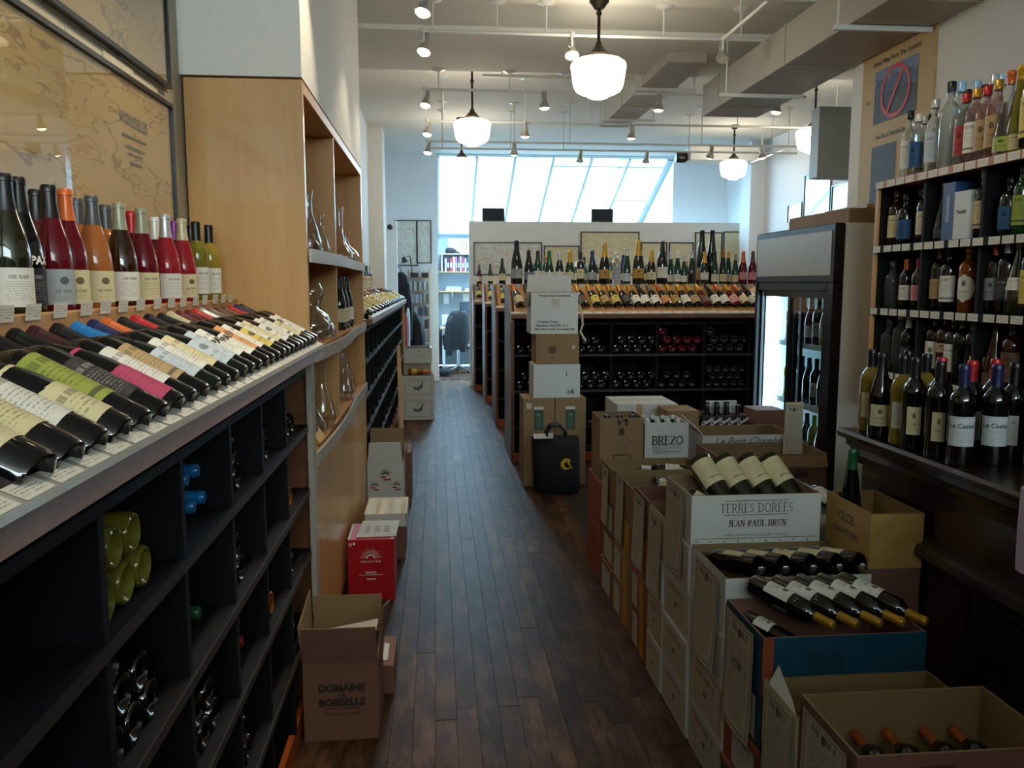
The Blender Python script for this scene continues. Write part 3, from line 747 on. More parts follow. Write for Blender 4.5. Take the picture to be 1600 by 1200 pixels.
decanter((-.54, 4.78, .955), 'clear decanter on the bottom shelf in the right bay, nearer one', 'tall', .95)
decanter((-.55, 5.10, .955), 'clear decanter on the bottom shelf in the right bay, farther one', 'tall', .9)
for i, (y, l) in enumerate(((4.72, 'cream'), (4.90, 'cream'), (5.12, 'white'))):
    bottle((-.545, y, 1.36), 'dark bottle with %s label in the right middle cabinet bay, %s from the divider' % (l, nth(i)), 'burgundy', 'dark green', 'black', l, face=(1, -.6, 0), group='dark bottles in the cabinet', s=1.0)
yb = MB().sheet([(-.50, 3.40, .957), (-.50, 3.56, .957), (-.60, 3.52, 1.12), (-.60, 3.36, 1.12)], .02).build('decanter_gift_box', M_yellow_print)
tag(yb, 'yellow picture box leaning against a decanter on the bottom cabinet shelf', 'box')
print_sheet(yb, 'picture_panel', (-.535, 3.47, 1.03), '+x', .08, .06, plain('sepia_photo', '#5a3a24', .6, var=.4, vscale=20), off=.03)

# ================================================================== FRAMED MAPS ON THE WALLS
def framed(label, face, cx, cy, cz, wd, hg, m_print, t=.018, fw=.014, glass=True, name='framed_map'):
    """face -y: hangs on a wall behind it; +x: on the left wall; -x: on the right wall"""
    o = thing(name, label, 'picture', (cx, cy, cz-hg/2))
    X, Y, Z = (Vector(a) for a in AX[face]); C = Vector((cx, cy, cz))
    def bx(u0, u1, v0, v1, n0, n1, nm, m):
        vs = [C+X*u+Y*v+Z*n for n in (n0, n1) for v in (v0, v1) for u in (u0, u1)]
        mb = MB(); mb.add(vs, [(0, 2, 3, 1), (4, 5, 7, 6), (0, 1, 5, 4), (2, 6, 7, 3), (0, 4, 6, 2), (1, 3, 7, 5)]); return mb.build(nm, m, o)
    a, b = wd/2, hg/2
    for u0, u1, v0, v1 in ((-a, a, b-fw, b), (-a, a, -b, -b+fw), (-a, -a+fw, -b+fw, b-fw), (a-fw, a, -b+fw, b-fw)):
        bx(u0, u1, v0, v1, 0.001, t, 'frame_bar', M_black_metal)
    mb = MB(); mb.patch(lambda u, v: C+X*((u-.5)*(wd-fw*2))+Y*((v-.5)*(hg-fw*2))+Z*.006, 1, 1); mb.build('print', m_print, o)
    if glass: bx(-a+fw, a-fw, -b+fw, b-fw, .009, .011, 'glass_pane', M_picture_glass)
    return o
M_map1 = chart('aged_map_paper', '#c2a670', '#6a3c2c', '#b9955e', 2.2)
M_map2 = chart('aged_map_paper_upper', '#bfa878', '#5d4a5c', '#b49a70', 2.6)
fm = framed('large framed wine map low on the brick wall, glass reflecting lamps', '+x', XL+.008, 2.05, 1.93, 1.95, .60, M_map1)
letter(fm, text_polys('VIGNOBLES', .045, .001), (XL+.016, 2.66, 2.10), '+x', M_ink_grey)
letter(fm, bars([(-.1, -.0, .1, .006), (-.08, -.03, .08, -.024), (-.06, -.05, .06, -.044), (-.05, -.075, .05, -.069)]), (XL+.016, 2.66, 2.05), '+x', M_ink_grey)
framed('large framed wine map hanging higher on the brick wall, partly out of view', '+x', XL+.008, 2.05, 2.77, 1.95, .98, M_map2)
maps = [((.58, 1.65), 2.26, 'first framed map on the partition, leftmost, above the rack ends'), ((1.68, 2.24), 2.21, 'small framed map, second from the left on the partition'),
        ((2.26, 3.20), 2.43, 'largest framed map, in the middle of the partition wall'), ((3.23, 3.65), 2.27, 'small square framed map right of the largest one'),
        ((3.68, 4.08), 2.27, 'small framed map, fifth from the left on the partition'), ((4.10, 4.55), 2.43, 'tall framed map behind two slender dark bottles on the partition')]
M_map3 = chart('pale_map_paper', '#d6cba6', '#93704d', '#c3a8a0', 4.0); M_map4 = chart('bordeaux_map_paper', '#cfd0c4', '#9d4a4a', '#c98d86', 2.6)
for i, ((a, b), zt, lab) in enumerate(maps): framed(lab, '-y', (a+b)/2, PY-.003, (zt+1.75)/2, b-a, zt-1.75, M_map4 if i == 0 else M_map3, fw=.016, glass=False)
framed('framed map at the far right end of the partition beside the cooler', '-y', 4.73, PY-.003, 2.1, .33, .69, M_map3, fw=.016, glass=False)
framed('left one of two framed red maps on the office wall', '-y', -.49, YB-.003, 2.28, .38, .74, M_map4, fw=.014, glass=False)
framed('right one of two framed red maps on the office wall', '-y', -.20, YB-.003, 2.30, .25, .70, M_map4, fw=.016, glass=False)
framed('tall framed print on the far left wall beyond the cabinet', '+x', XL+.021, 7.6, 2.1, .5, .8, M_map3, glass=True)
M_mirror = plain('glossy_dark_print', '#8ea2ac', 0.06, spec=.9)
framed('small glossy framed print, left of three on the far right wall', '-x', XF-.002, 11.1, 2.58, .45, .25, M_mirror, glass=False)
framed('tall glossy framed print reflecting the skylight on the far right wall', '-x', XF-.002, 10.45, 2.75, .75, .6, M_mirror, glass=False)
framed('wide glossy framed print next to the tall one on the far right wall', '-x', XF-.002, 9.7, 2.62, .68, .4, M_mirror, glass=False)
framed('dark framed print at the near end of the far right wall row', '-x', XF-.002, 9.05, 2.62, .5, .4, M_mirror, glass=False)

# poster above the spirits shelf
PO = thing('wall_poster', 'tan poster with a red prohibition ring over a dark landscape photograph', 'poster', (XR, 4.95, 2.10))
MB().box(XR-.012, XR-.001, 4.57, 5.36, 2.08, 3.05).build('board', plain('tan_poster_paper', '#b89b62', .6, var=.06), PO)
M_photo = NT('landscape_photo'); _t = M_photo
_uv = _t.tex('UV'); _s = _t.node('ShaderNodeSeparateXYZ'); _t.l.new(_uv, _s.inputs[0])
_nz = _t.noise(_uv, 5.0, 4); _h = _t.math('ADD', _s.outputs[1], _t.math('MULTIPLY', _t.math('SUBTRACT', _nz, .5), .5))
_c = _t.mix(_t.math('GREATER_THAN', _h, .55), rgb('#101118'), rgb('#2f4462')); _c = _t.mix(_t.math('GREATER_THAN', _t.math('ADD', _h, _t.math('MULTIPLY', _nz, .3)), .95), _c, rgb('#62748a'))
_t.l.new(_c, _t.p.inputs['Base Color']); M_photo = _t.m; MATS['landscape_photo'] = M_photo
pm = MB(); pm.patch(lambda u, v: Vector((XR-.014, 5.20-.475*u, 2.62+.325*v)), 1, 1); pm.build('photograph', M_photo, PO)
pm = MB(); pm.patch(lambda u, v: Vector((XR-.014, 5.20-.28*u, 2.12+.36*v)), 1, 1); pm.build('photograph', plain('dim_photo', '#3a4046', .6, var=.5, vscale=9), PO)
ring = MB(); ro = [Vector((XR-.016, 4.96+.165*math.cos(a), 2.785+.158*math.sin(a))) for a in [2*math.pi*k/40 for k in range(40)]]; ri = [Vector((XR-.016, 4.96+.142*math.cos(a), 2.785+.135*math.sin(a))) for a in [2*math.pi*k/40 for k in range(40)]]
ring.add(ro+ri, [(k, (k+1) % 40, 40+(k+1) % 40, 40+k) for k in range(40)]); ring.build('prohibition_ring', plain('poster_red', '#c02226', .5), PO)
sl_ = MB(); sl_.add([(XR-.0165, 5.055, 2.672), (XR-.0165, 5.035, 2.658), (XR-.0165, 4.865, 2.898), (XR-.0165, 4.885, 2.912)], [(0, 1, 2, 3)]); sl_.build('prohibition_bar', MATS['poster_red'], PO)
letter(PO, text_polys('Drink Wine From This Country!', .040, .0012), (XR-.012, 4.965, 2.992), '-x', M_ink)
letter(PO, text_polys('Not Put in Terrible Boxes', .036, .0010), (XR-.012, 4.97, 2.535), '-x', M_ink)
letter(PO, text_polys('\u00b7 O \u00b7', .03, .001), (XR-.012, 5.28, 2.77), '-x', M_ink_red)
# ================================================================== BOTTLES: LEFT LEDGE (standing)
ledge = [  # neck x in the photograph, row (0 front 1 back), kind, glass, capsule, label colour, style
 (8, 0, 'burgundy', 'olive', 'black', 'white', 0), (29, 0, 'burgundy', 'black', 'black', 'black', 0), (57, 1, 'burgundy', 'deep rosé', 'black', 'silver', 1), (77, 0, 'burgundy', 'deep rosé', 'black', 'silver', 1),
 (102, 0, 'burgundy', 'deep rosé', 'orange', 'cream', 1), (120, 1, 'bordeaux', 'pale rosé', 'grey', 'pink', 2), (143, 0, 'burgundy', 'pale rosé', 'grey', 'cream', 1), (164, 1, 'bordeaux', 'pale rosé', 'grey', 'white', 0),
 (185, 0, 'burgundy', 'brown', 'sage', 'white', 0), (204, 1, 'bordeaux', 'deep rosé', 'red', 'pink', 0), (219, 0, 'burgundy', 'deep rosé', 'sage', 'cream', 0), (240, 1, 'burgundy', 'deep rosé', 'white', 'white', 2),
 (256, 0, 'burgundy', 'rosé', 'silver', 'white', 0), (270, 1, 'bordeaux', 'deep rosé', 'purple', 'white', 2), (282, 0, 'burgundy', 'rosé', 'cream', 'cream', 1), (296, 1, 'burgundy', 'yellow green', 'black', 'cream', 0),
 (304, 0, 'bordeaux', 'yellow green', 'black', 'white', 0), (314, 1, 'bordeaux', 'white wine', 'copper', 'cream', 0), (324, 0, 'bordeaux', 'white wine', 'black', 'white', 0)]
for i, (px, row, kind, g, c, l, st) in enumerate(ledge):
    X = -.812 if row == 0 else -.878
    y = at(px, 320, X=X).y
    wd_ = ('PAX', .022, .135, M_ink_white, 20, .001) if i == 1 else None
    bottle((X, y, 1.531), '%s bottle, %s capsule, %s label, %s along the ledge under the framed map' % (g, c, l, nth(i)), kind, g, c, l, st, face=(1, -.75, 0), s=.99, word=wd_, group='bottles standing on the left ledge', neck=None)

# LEFT COUNTER (lying on the slope, bases towards the rail)
rn0 = random.Random(2)
slope_l = [('black', 'dark red', 'cream', 0), ('black', 'maroon', 'cream', 0), ('black', 'gold', 'white', 0), ('black', 'maroon', 'cream', 1), ('black', 'maroon', 'green', 2), ('black', 'black', 'black', 0),
 ('black', 'black', 'magenta', 0), ('black', 'maroon', 'white', 0), ('black', 'black', 'tan', 2), ('dark green', 'blue', 'pale blue', 0), ('black', 'navy', 'white', 0), ('black', 'orange', 'cream', 0), ('dark green', 'black', 'pale blue', 1),
 ('black', 'red', 'pale blue', 0), ('black', 'black', 'white', 0), ('black', 'black', 'white', 0), ('black', 'cream', 'orange', 1), ('black', 'dark red', 'white', 0), ('black', 'dark red', 'yellow', 1), ('black', 'red', 'white', 2),
 ('black', 'silver', 'cream', 0), ('black', 'taupe', 'white', 1), ('black', 'brown', 'white', 0), ('black', 'brown', 'white', 2), ('black', 'red', 'cream', 0), ('black', 'navy', 'white', 1), ('black', 'black', 'white', 0)]
for i, (g, c, l, st) in enumerate(slope_l):
    y = .955+.0818*i
    spans = {3: (.03, .175), 6: (.02, .19), 4: (.06, .19), 5: (.05, .16)}
    wd_ = ('PAX', .026, .115, M_ink, 0, .0015) if i in (14, 15) else None
    bottle((-.452, y, 1.397), '%s bottle, %s cap, %s label, %s from near on the left counter slope' % (g, c, l, nth(i)), 'bordeaux' if i % 3 else 'burgundy', g, c, l, st,
           d=(-.28, rn0.uniform(-.005, .025), .146), face=(.45, -.35, 1), span=spans.get(i, (.05, .17) if i % 3 else (.04, .135)), ang=86, word=wd_, group='bottles lying on the left counter slope')

# FAR LEFT COUNTER
rn = random.Random(11)
for i in range(16):
    y = 5.80+.385*i; l = rn.choice(['white', 'cream', 'white', 'cream', 'yellow', 'white']); c = rn.choice(['dark red', 'black', 'gold', 'navy', 'silver'])
    bottle((-.452, y, 1.397), 'dark bottle, %s label and %s capsule, %s on the far left counter slope' % (l, c, nth(i)), 'bordeaux', 'black', c, l, i % 3, d=(-.28, .01, .146), face=(.45, -.35, 1), span=(.04, .17), ang=86, s=1.08, group='bottles lying on the far left counter')
for i, (y, c, l) in enumerate(((9.3, 'dark red', 'cream'), (9.65, 'maroon', 'cream'), (10.05, 'black', 'white'), (10.5, 'silver', 'cream'))):
    bottle((-.83, y, 1.531), 'dark bottle, %s capsule, standing %s on the far left counter ledge' % (c, nth(i)), 'bordeaux', 'black', c, l, 1, face=(1, -.6, 0), span=(.04, .18), group='bottles standing on the far left ledge')

# BINS OF THE LEFT COUNTER: bottles lying in the black bins
zs = [.107, .345, .605, .845, 1.09, 1.30]; ys = [.27, .44, .85, 1.23, 1.62, 2.00, 2.36, 2.73, 3.16]
ROWN = ['lowest', 'second lowest', 'middle', 'second highest', 'highest']
def bin_fill(col, row, picks, g, cap_out=False, cap='black', what='dark', grp=None):
    y0, y1 = ys[col], ys[col+1]; z0 = zs[row]; k = 0
    for (a, b) in picks:
        y = y0+.058+a*.083+(.041 if b % 2 else 0); z = z0+.038+b*.072
        lab = '%s bottle %s, %s of layer %s, %s row, %s bin of left counter' % (what, 'neck' if cap_out else 'base', nth(a), ('one', 'two', 'three')[b], ROWN[row], nth(col))
        grp = 'bottles lying in the left counter bins'
        if cap_out: o = bottle((-.84, y, z), lab, 'bordeaux', g, cap, None, d=(1, 0, 0), face=(0, 0, 1), group=grp, cat='bottle')
        else: o = bottle((-.515, y, z), lab, 'bordeaux', g, None, None, d=(-1, 0, 0), face=(0, 0, 1), group=grp, cat='bottle')
bin_fill(4, 4, [(0, 0), (1, 0), (2, 0), (3, 0), (0, 1), (1, 1), (2, 1), (0, 2), (1, 2), (2, 2), (3, 2)], 'dark green', True, 'blue', 'blue capped')
bin_fill(4, 3, [(0, 0), (1, 0), (2, 0), (0, 1)], 'dark green', True, 'green', 'green capped')
bin_fill(3, 4, [(0, 0), (1, 0), (2, 0), (0, 1), (1, 1)], 'yellow green', False, what='pale golden')
bin_fill(3, 3, [(0, 0), (1, 0), (2, 0), (0, 1), (1, 1), (0, 2)], 'black')
bin_fill(5, 4, [(0, 0), (1, 0), (0, 1)], 'black'); bin_fill(5, 3, [(0, 0), (1, 0), (0, 1)], 'black')
bin_fill(5, 2, [(0, 0), (1, 0), (2, 0), (0, 1), (1, 1)], 'black', True, 'red', 'red capped'); bin_fill(4, 2, [(0, 0), (1, 0), (2, 0), (0, 1), (1, 1)], 'black')
bin_fill(6, 3, [(0, 0), (1, 0), (0, 1)], 'black', True, 'purple', 'purple capped'); bin_fill(6, 4, [(0, 0), (1, 0), (0, 1)], 'black')
bin_fill(5, 1, [(0, 0), (1, 0), (0, 1)], 'black'); bin_fill(6, 2, [(0, 0), (1, 0)], 'amber', False, what='amber')
bin_fill(6, 1, [(0, 0), (0, 1)], 'black', True, 'red', 'red capped'); bin_fill(2, 3, [(0, 0), (1, 0), (2, 0), (0, 1)], 'black', True, 'brown', 'brown capped')
bin_fill(7, 4, [(0, 0), (1, 0), (2, 0)], 'black'); bin_fill(7, 3, [(0, 0), (1, 0)], 'amber', False, what='amber'); bin_fill(7, 2, [(0, 0), (1, 0)], 'black')
bin_fill(7, 1, [(0, 0), (1, 0)], 'black'); bin_fill(4, 1, [(0, 0), (1, 0), (0, 1)], 'black'); bin_fill(3, 2, [(0, 0), (1, 0), (2, 0)], 'black')

# ================================================================== RACK 1: top row from the photograph (x of neck, kind, glass, capsule, label, style, size)
top1 = [(807, 'champagne', 'dark green', 'black', 'silver', 0, 1.28), (826, 'champagne', 'dark green', 'black', 'grey', 0, 1.0), (840, 'burgundy', 'green', 'black', 'white', 0, 1.05), (858, 'champagne', 'green', 'green', 'white', 0, 1.0), (874, 'burgundy', 'dark green', 'silver', 'white', 0, 1.0),
 (890, 'champagne', 'green', 'gold', 'cream', 0, 1.0), (907, 'bordeaux', 'dark green', 'black', 'cream', 1, 1.0), (925, 'champagne', 'dark green', 'navy', 'silver', 0, 1.0), (944, 'champagne', 'black', 'gold', 'gold', 1, 1.22),
 (963, 'spirit', 'clear', 'silver', 'silver', 0, 1.0), (979, 'riesling', 'green', 'silver', 'pale blue', 0, 1.0), (997, 'champagne', 'olive', 'gold', 'gold', 1, 1.3), (1017, 'champagne', 'olive', 'gold', 'cream', 1, 1.02), (1034, 'burgundy', 'black', 'black', 'white', 0, 1.36),
 (1047, 'riesling', 'green', 'silver', 'white', 0, .9), (1058, 'riesling', 'green', 'white', 'white', 0, .92), (1068, 'riesling', 'green', 'silver', 'white', 1, .8), (1080, 'riesling', 'dark green', 'silver', None, 0, .92), (1095, 'riesling', 'dark green', 'black', 'tan', 0, 1.52),
 (1100, 'champagne', 'dark green', 'gold', 'white', 2, .98), (1111, 'riesling', 'dark green', 'black', None, 0, 1.52), (1116, 'riesling', 'green', 'black', 'white', 0, .92), (1129, 'riesling', 'dark green', 'copper', 'cream', 0, .95), (1137, 'riesling', 'green', 'gold', 'white', 0, .94), (1148, 'riesling', 'green', 'sage', 'cream', 0, .85),
 (1160, 'champagne', 'deep rosé', 'copper', 'pink', 2, 1.0), (1175, 'champagne', 'deep rosé', 'brown', 'pink', 1, 1.0)]
for i, (px, kind, g, c, l, st, s) in enumerate(top1):
    row = {1095: 1, 1111: 1, 1047: 1, 1068: 0, 1137: 1}.get(px, 0)
    y = 7.745 if row == 0 else 7.86
    x = at(px, 443, Y=y).x
    bottle((x, y, 1.611), '%s bottle%s, %s cap, %s label, %s atop the nearest rack' % (g, ' (large)' if s > 1.15 else '', c, l or 'no', nth(i)), kind, g, c, l, st, s=s, face=(-.15, -1, 0), group='bottles on top of the nearest rack')
sl1 = [(824, 'copper', 'cream', 'black'), (833, 'black', 'white', 'black'), (915, 'gold', 'brown', 'black'), (934, 'gold', 'yellow', 'black'), (950, 'gold', 'tan', 'olive'), (966, 'gold', 'yellow', 'black'), (982, 'gold', 'black', 'black'), (998, 'gold', 'white', 'black'), (1013, 'black', 'white', 'black'),
 (1029, 'taupe', 'white', 'black'), (1045, 'copper', 'orange', 'black'), (1060, 'gold', 'gold', 'olive'), (1076, 'gold', 'white', 'black'), (1091, 'gold', 'tan', 'black'), (1106, 'gold', 'brown', 'deep rosé'), (1122, 'black', 'white', 'black'), (1137, 'copper', 'white', 'black'), (1152, 'gold', 'pink', 'deep rosé'), (1167, 'copper', 'cream', 'black'), (1182, 'black', 'white', 'black')]
for i, (px, c, l, g) in enumerate(sl1):
    x = at(px, 480, Y=7.42).x
    if i in (0, 1): x = (.755, .87)[i]
    bottle((x, 7.395, 1.408), '%s bottle, %s foil, %s label, %s on the nearest rack slope' % (g, c, l, nth(i)), 'champagne', g, c, l, 1 if i % 2 else 0, d=(-.075, .30, .252), face=(0, -1, .8), ang=80, span=(.035, .125), group='bottles on the slope of the nearest rack')
# backs of racks 2-4: bottles seen over the first rack
rn = random.Random(21)
def back_row(R_, y, x0, x1, step, name, kinds, cnt=99):
    x = x0; i = 0
    while x < x1 and i < cnt:
        kind = rn.choice(kinds); g = rn.choice(['dark green', 'green', 'black', 'dark green']); c = rn.choice(['black', 'silver', 'gold', 'dark red', 'white', 'sage', 'navy', 'copper']); l = rn.choice(['white', 'cream', 'white', 'silver', 'tan'])
        if i == 0: g, c, l = ('dark green', 'black', 'cream')
        bottle((x, y, 1.611), '%s bottle, %s capsule, %s label, %s standing on the %s' % (g, c, l, nth(i), name), kind, g, c, l, i % 3, s=rn.uniform(.92, 1.08), face=(-.2, -1, 0), group='bottles standing on the '+name)
        x += step*rn.uniform(.85, 1.3); i += 1
back_row(R2, 9.62, .76, 3.3, .15, 'second rack', ['riesling', 'burgundy', 'champagne', 'bordeaux'])
back_row(R3, 11.62, .75, 3.3, .2, 'third rack', ['riesling', 'burgundy', 'bordeaux'])
bottle((.66, 12.86, 1.611), 'rosé bottle with a dark red capsule at the end of the rack by the partition', 'burgundy', 'deep rosé', 'dark red', 'cream', face=(-.3, -1, 0))
for R_, y, nm in ((R2, 9.275, 'second'), (R3, 11.275, 'third'), (R4, 12.515, 'last')):
    for i in range(2):
        bottle(({'second': .755, 'third': .745, 'last': .64}[nm]+i*.11, y, 1.408), 'dark bottle, %s label, %s on the slope of the %s rack, by the aisle' % ('yellow' if i == 0 else 'white', nth(i), nm), 'champagne' if nm != 'second' else 'burgundy', 'black', 'black', 'yellow' if i == 0 else 'white', 0, d=(-.02, .30, .252), face=(0, -1, .8), ang=80, span=(.035, .125))
# bins of rack 1
bx = [.69, 1.15, 1.577, 2.0, 2.44, 2.87]; bz = [.107, .33, .66, .985]
cells = {(0, 3): 3, (1, 3): 7, (2, 3): 8, (3, 3): 9, (4, 3): 9, (0, 2): 6, (1, 2): 9, (2, 2): 8, (3, 2): 7, (4, 2): 15, (0, 1): 6, (1, 1): 5}
CN = ['first', 'second', 'third', 'fourth', 'fifth']; RN = ['bottom', 'second', 'third', 'top']
for (ci, ri), n in cells.items():
    per = 4 if not (ci == 4 and ri == 2) else 5
    for k in range(n):
        a, b = k % per, k//per; sp = .094 if per == 4 else .078
        x = bx[ci]+.06+a*sp+(.04 if b % 2 else 0); z = bz[ri]+.042+b*.078
        if per == 5: z = bz[ri]+.038+b*.066
        g = 'deep rosé' if (ci, ri) in ((3, 3),) else 'black'
        lab = '%s bottle base, %s of layer %s, %s bin of the %s row, nearest rack' % ('rosé' if g != 'black' else 'dark', nth(a), ('one', 'two', 'three', 'four')[b], CN[ci], ['bottom', 'third', 'second', 'top'][ri])
        bottle((x, 7.405, z), lab, 'champagne' if (ci+ri) % 2 else 'burgundy', g, None, None, d=(0, 1, 0), face=(0, 0, 1), group='bottles lying in the nearest rack', s=.94 if per == 4 else .84)

# ================================================================== DISPLAY COOLER
FX, FY0, FY1, FZ = 2.20, 4.45, 5.585, 1.955
CO = thing('drinks_cooler', 'tall black drinks cooler with two glass doors and a blank lit header', 'cooler', (2.49, 5.0, 0))
MB().box(FX+.06, 2.78, FY0, FY0+.04, .0, FZ, b=.003).build('side_panel', M_white_metal, CO)
MB().box(FX+.06, 2.78, FY1-.04, FY1, .0, FZ, b=.003).build('side_panel', M_white_metal, CO)
MB().box(2.74, 2.78, FY0+.04, FY1-.04, .0, FZ).build('back_panel', M_white_metal, CO)
MB().box(FX+.06, 2.74, FY0+.04, FY1-.04, FZ-.35, FZ, b=.003).build('top_housing', M_black_metal, CO)
MB().box(FX+.02, 2.74, FY0+.04, FY1-.04, 0, .28).build('base_housing', M_black_metal, CO)
MB().box(FX, FX+.06, FY0, FY1, FZ-.33, FZ, b=.006).build('header_frame', M_black_metal, CO)
MB().box(FX-.004, FX, FY0+.035, FY1-.03, FZ-.29, FZ-.04, b=.002).build('header_panel', plain('blank_header', '#a9aca8', .35), CO)
for y0, y1 in ((FY0, FY0+.075), (FY1-.03, FY1)): MB().box(FX, FX+.06, y0, y1, .28, FZ-.33, b=.004).build('frame_post', M_black_metal, CO)
MB().box(FX, FX+.06, FY0+.075, FY1-.06, .28, .33, b=.004).build('bottom_rail', M_black_metal, CO)
MB().box(FX, FX+.06, FY0+.075, FY1-.06, FZ-.38, FZ-.33, b=.004).build('top_rail', M_black_metal, CO)
ym = 5.02
for nm, y0, y1, off in (('near', FY0+.075, ym+.03, .004), ('far', ym-.03, FY1-.03, .032)):
    dr = MB().box(FX+off, FX+off+.022, y0, y0+.045, .33, FZ-.38, b=.003).box(FX+off, FX+off+.022, y1-(.045 if nm == 'near' else .018), y1, .33, FZ-.38, b=.003).box(FX+off, FX+off+.022, y0+.045, y1-.045, .33, .37).box(FX+off, FX+off+.022, y0+.045, y1-.045, FZ-.42, FZ-.38)
    d_ = dr.build('sliding_door', M_black_metal, CO)
    MB().box(FX+off+.008, FX+off+.013, y0+.045, y1-(.045 if nm == 'near' else .018), .37, FZ-.42).build('glass_pane', M_door_glass, d_)
M_cool_wall = plain('cooler_lining', '#c9d6da', .4)
MB().box(2.72, 2.739, FY0+.045, FY1-.045, .281, FZ-.351).build('lining', M_cool_wall, CO)
MB().box(FX+.062, 2.72, FY1-.052, FY1-.041, .281, FZ-.351).build('lining', M_cool_wall, CO)
MB().box(FX+.075, FX+.12, FY1-.15, FY1-.105, .34, FZ-.40, b=.01).build('lamp_tube', M_tube, CO)
MB().box(FX+.075, FX+.095, ym-.012, ym+.012, .30, FZ-.36).build('centre_post', M_black_metal, CO)
SHZ = [.50, .86, 1.24]
for z in SHZ:
    sh = MB().box(FX+.11, 2.70, FY0+.05, FY1-.09, z-.016, z-.004).build('wire_shelf', plain('shelf_wire', '#b9c4c8', .35, metal=.3), CO)
    MB().box(FX+.098, FX+.11, FY0+.05, FY1-.09, z-.026, z+.006).build('price_strip', plain('cooler_strip', '#c3d0d2', .3), sh)
rn = random.Random(4)
cool = {1.24: [('clear', 'silver', 'white'), ('rosé', 'silver', 'white'), ('rosé', 'sage', 'white'), ('deep rosé', 'white', 'white'), ('brown', 'black', 'white'), ('white wine', 'silver', 'white'), ('white wine', 'sage', 'white'), ('green', 'silver', 'pale blue')],
        .86: [('white wine', 'copper', 'white'), ('green', 'black', 'pale blue'), ('dark green', 'black', None), ('dark green', 'navy', None), ('brown', 'black', 'white'), ('black', 'black', 'black'), ('black', 'black', 'grey'), ('dark green', 'gold', 'cream')],
        .50: [('white wine', 'red', 'white'), ('green', 'sage', 'white'), ('olive', 'black', 'cream'), ('dark green', 'black', 'white'), ('yellow green', 'lime', 'green'), ('dark green', 'orange', 'orange'), ('dark green', 'lime', None), ('dark green', 'black', 'cream')]}
for zi, z in enumerate(SHZ):
    for i, (g, c, l) in enumerate(cool[z]):
        y = FY1-.20-i*.103
        if abs(y-ym) < .03: y += .03
        bottle((FX+.175, y, z-.003), '%s bottle, %s capsule, %s from the lamp tube on the %s cooler shelf' % (g, c, nth(i), ['bottom', 'middle', 'top'][zi]), 'burgundy' if i % 2 else 'bordeaux', g, c, l, i % 3, face=(-1, -.7, 0), s=.98, group='bottles in the cooler')
# carton and panel lying on the cooler
def carton(label, x0, x1, y0, y1, z0, z1, m, name='wine_carton', cat='box', group=None, open_top=False, inner=None, t=.006, b=.003, tape=None, rotz=0.0, seam=True):
    org = ((x0+x1)/2, (y0+y1)/2, z0)
    if not open_top:
        mb = MB().box(x0, x1, y0, y1, z0, z1, b=b); o = mb.build(name, m, None, org)
        if seam: MB().box(x0+.002, x1-.002, (y0+y1)/2-.0015, (y0+y1)/2+.0015, z1-.001, z1+.0012).build('flap_seam', M_kraft_dark, o)
    else:
        mb = MB(); inner = inner or M_kraft_in
        P = [(x0, y0), (x1, y0), (x1, y1), (x0, y1)]; Q = [(x0+t, y0+t), (x1-t, y0+t), (x1-t, y1-t), (x0+t, y1-t)]
        vs = [(a, c, z0) for a, c in P]+[(a, c, z1) for a, c in P]; fs = [(3, 2, 1, 0)]+[(i, (i+1) % 4, 4+(i+1) % 4, 4+i) for i in range(4)]
        mb.add(vs, fs, 0)
        vs = [(a, c, z0+t) for a, c in Q]+[(a, c, z1) for a, c in Q]+[(a, c, z1) for a, c in P]
        fs = [(0, 1, 2, 3)]+[(4+i, 4+(i+1) % 4, (i+1) % 4, i) for i in range(4)]+[(8+i, 8+(i+1) % 4, 4+(i+1) % 4, 4+i) for i in range(4)]
        mb.add(vs, fs, 1); o = mb.build(name, [m, inner], None, org)
    tag(o, label, cat, group)
    if rotz:
        M = ORG[o.name] @ Matrix.Rotation(rotz, 4, 'Z'); o.matrix_world = M   # parts stay in the carton's own frame
    return o
def flap(o, pts, m, t=.005, name='flap'): return MB().sheet(pts, t).build(name, m, o)
cb = carton('flat tan carton lying on top of the drinks cooler', 2.30, 2.74, 4.50, 5.30, FZ+.001, FZ+.085, M_kraft, open_top=False)
pl = MB().sheet([(2.40, 4.50, FZ+.0875), (2.74, 4.50, FZ+.0875), (2.74, 5.0, FZ+.0875), (2.40, 5.0, FZ+.0875)], .02).build('plywood_offcut', M_birch_x); tag(pl, 'pale board lying askew on the tan carton over the cooler', 'board')

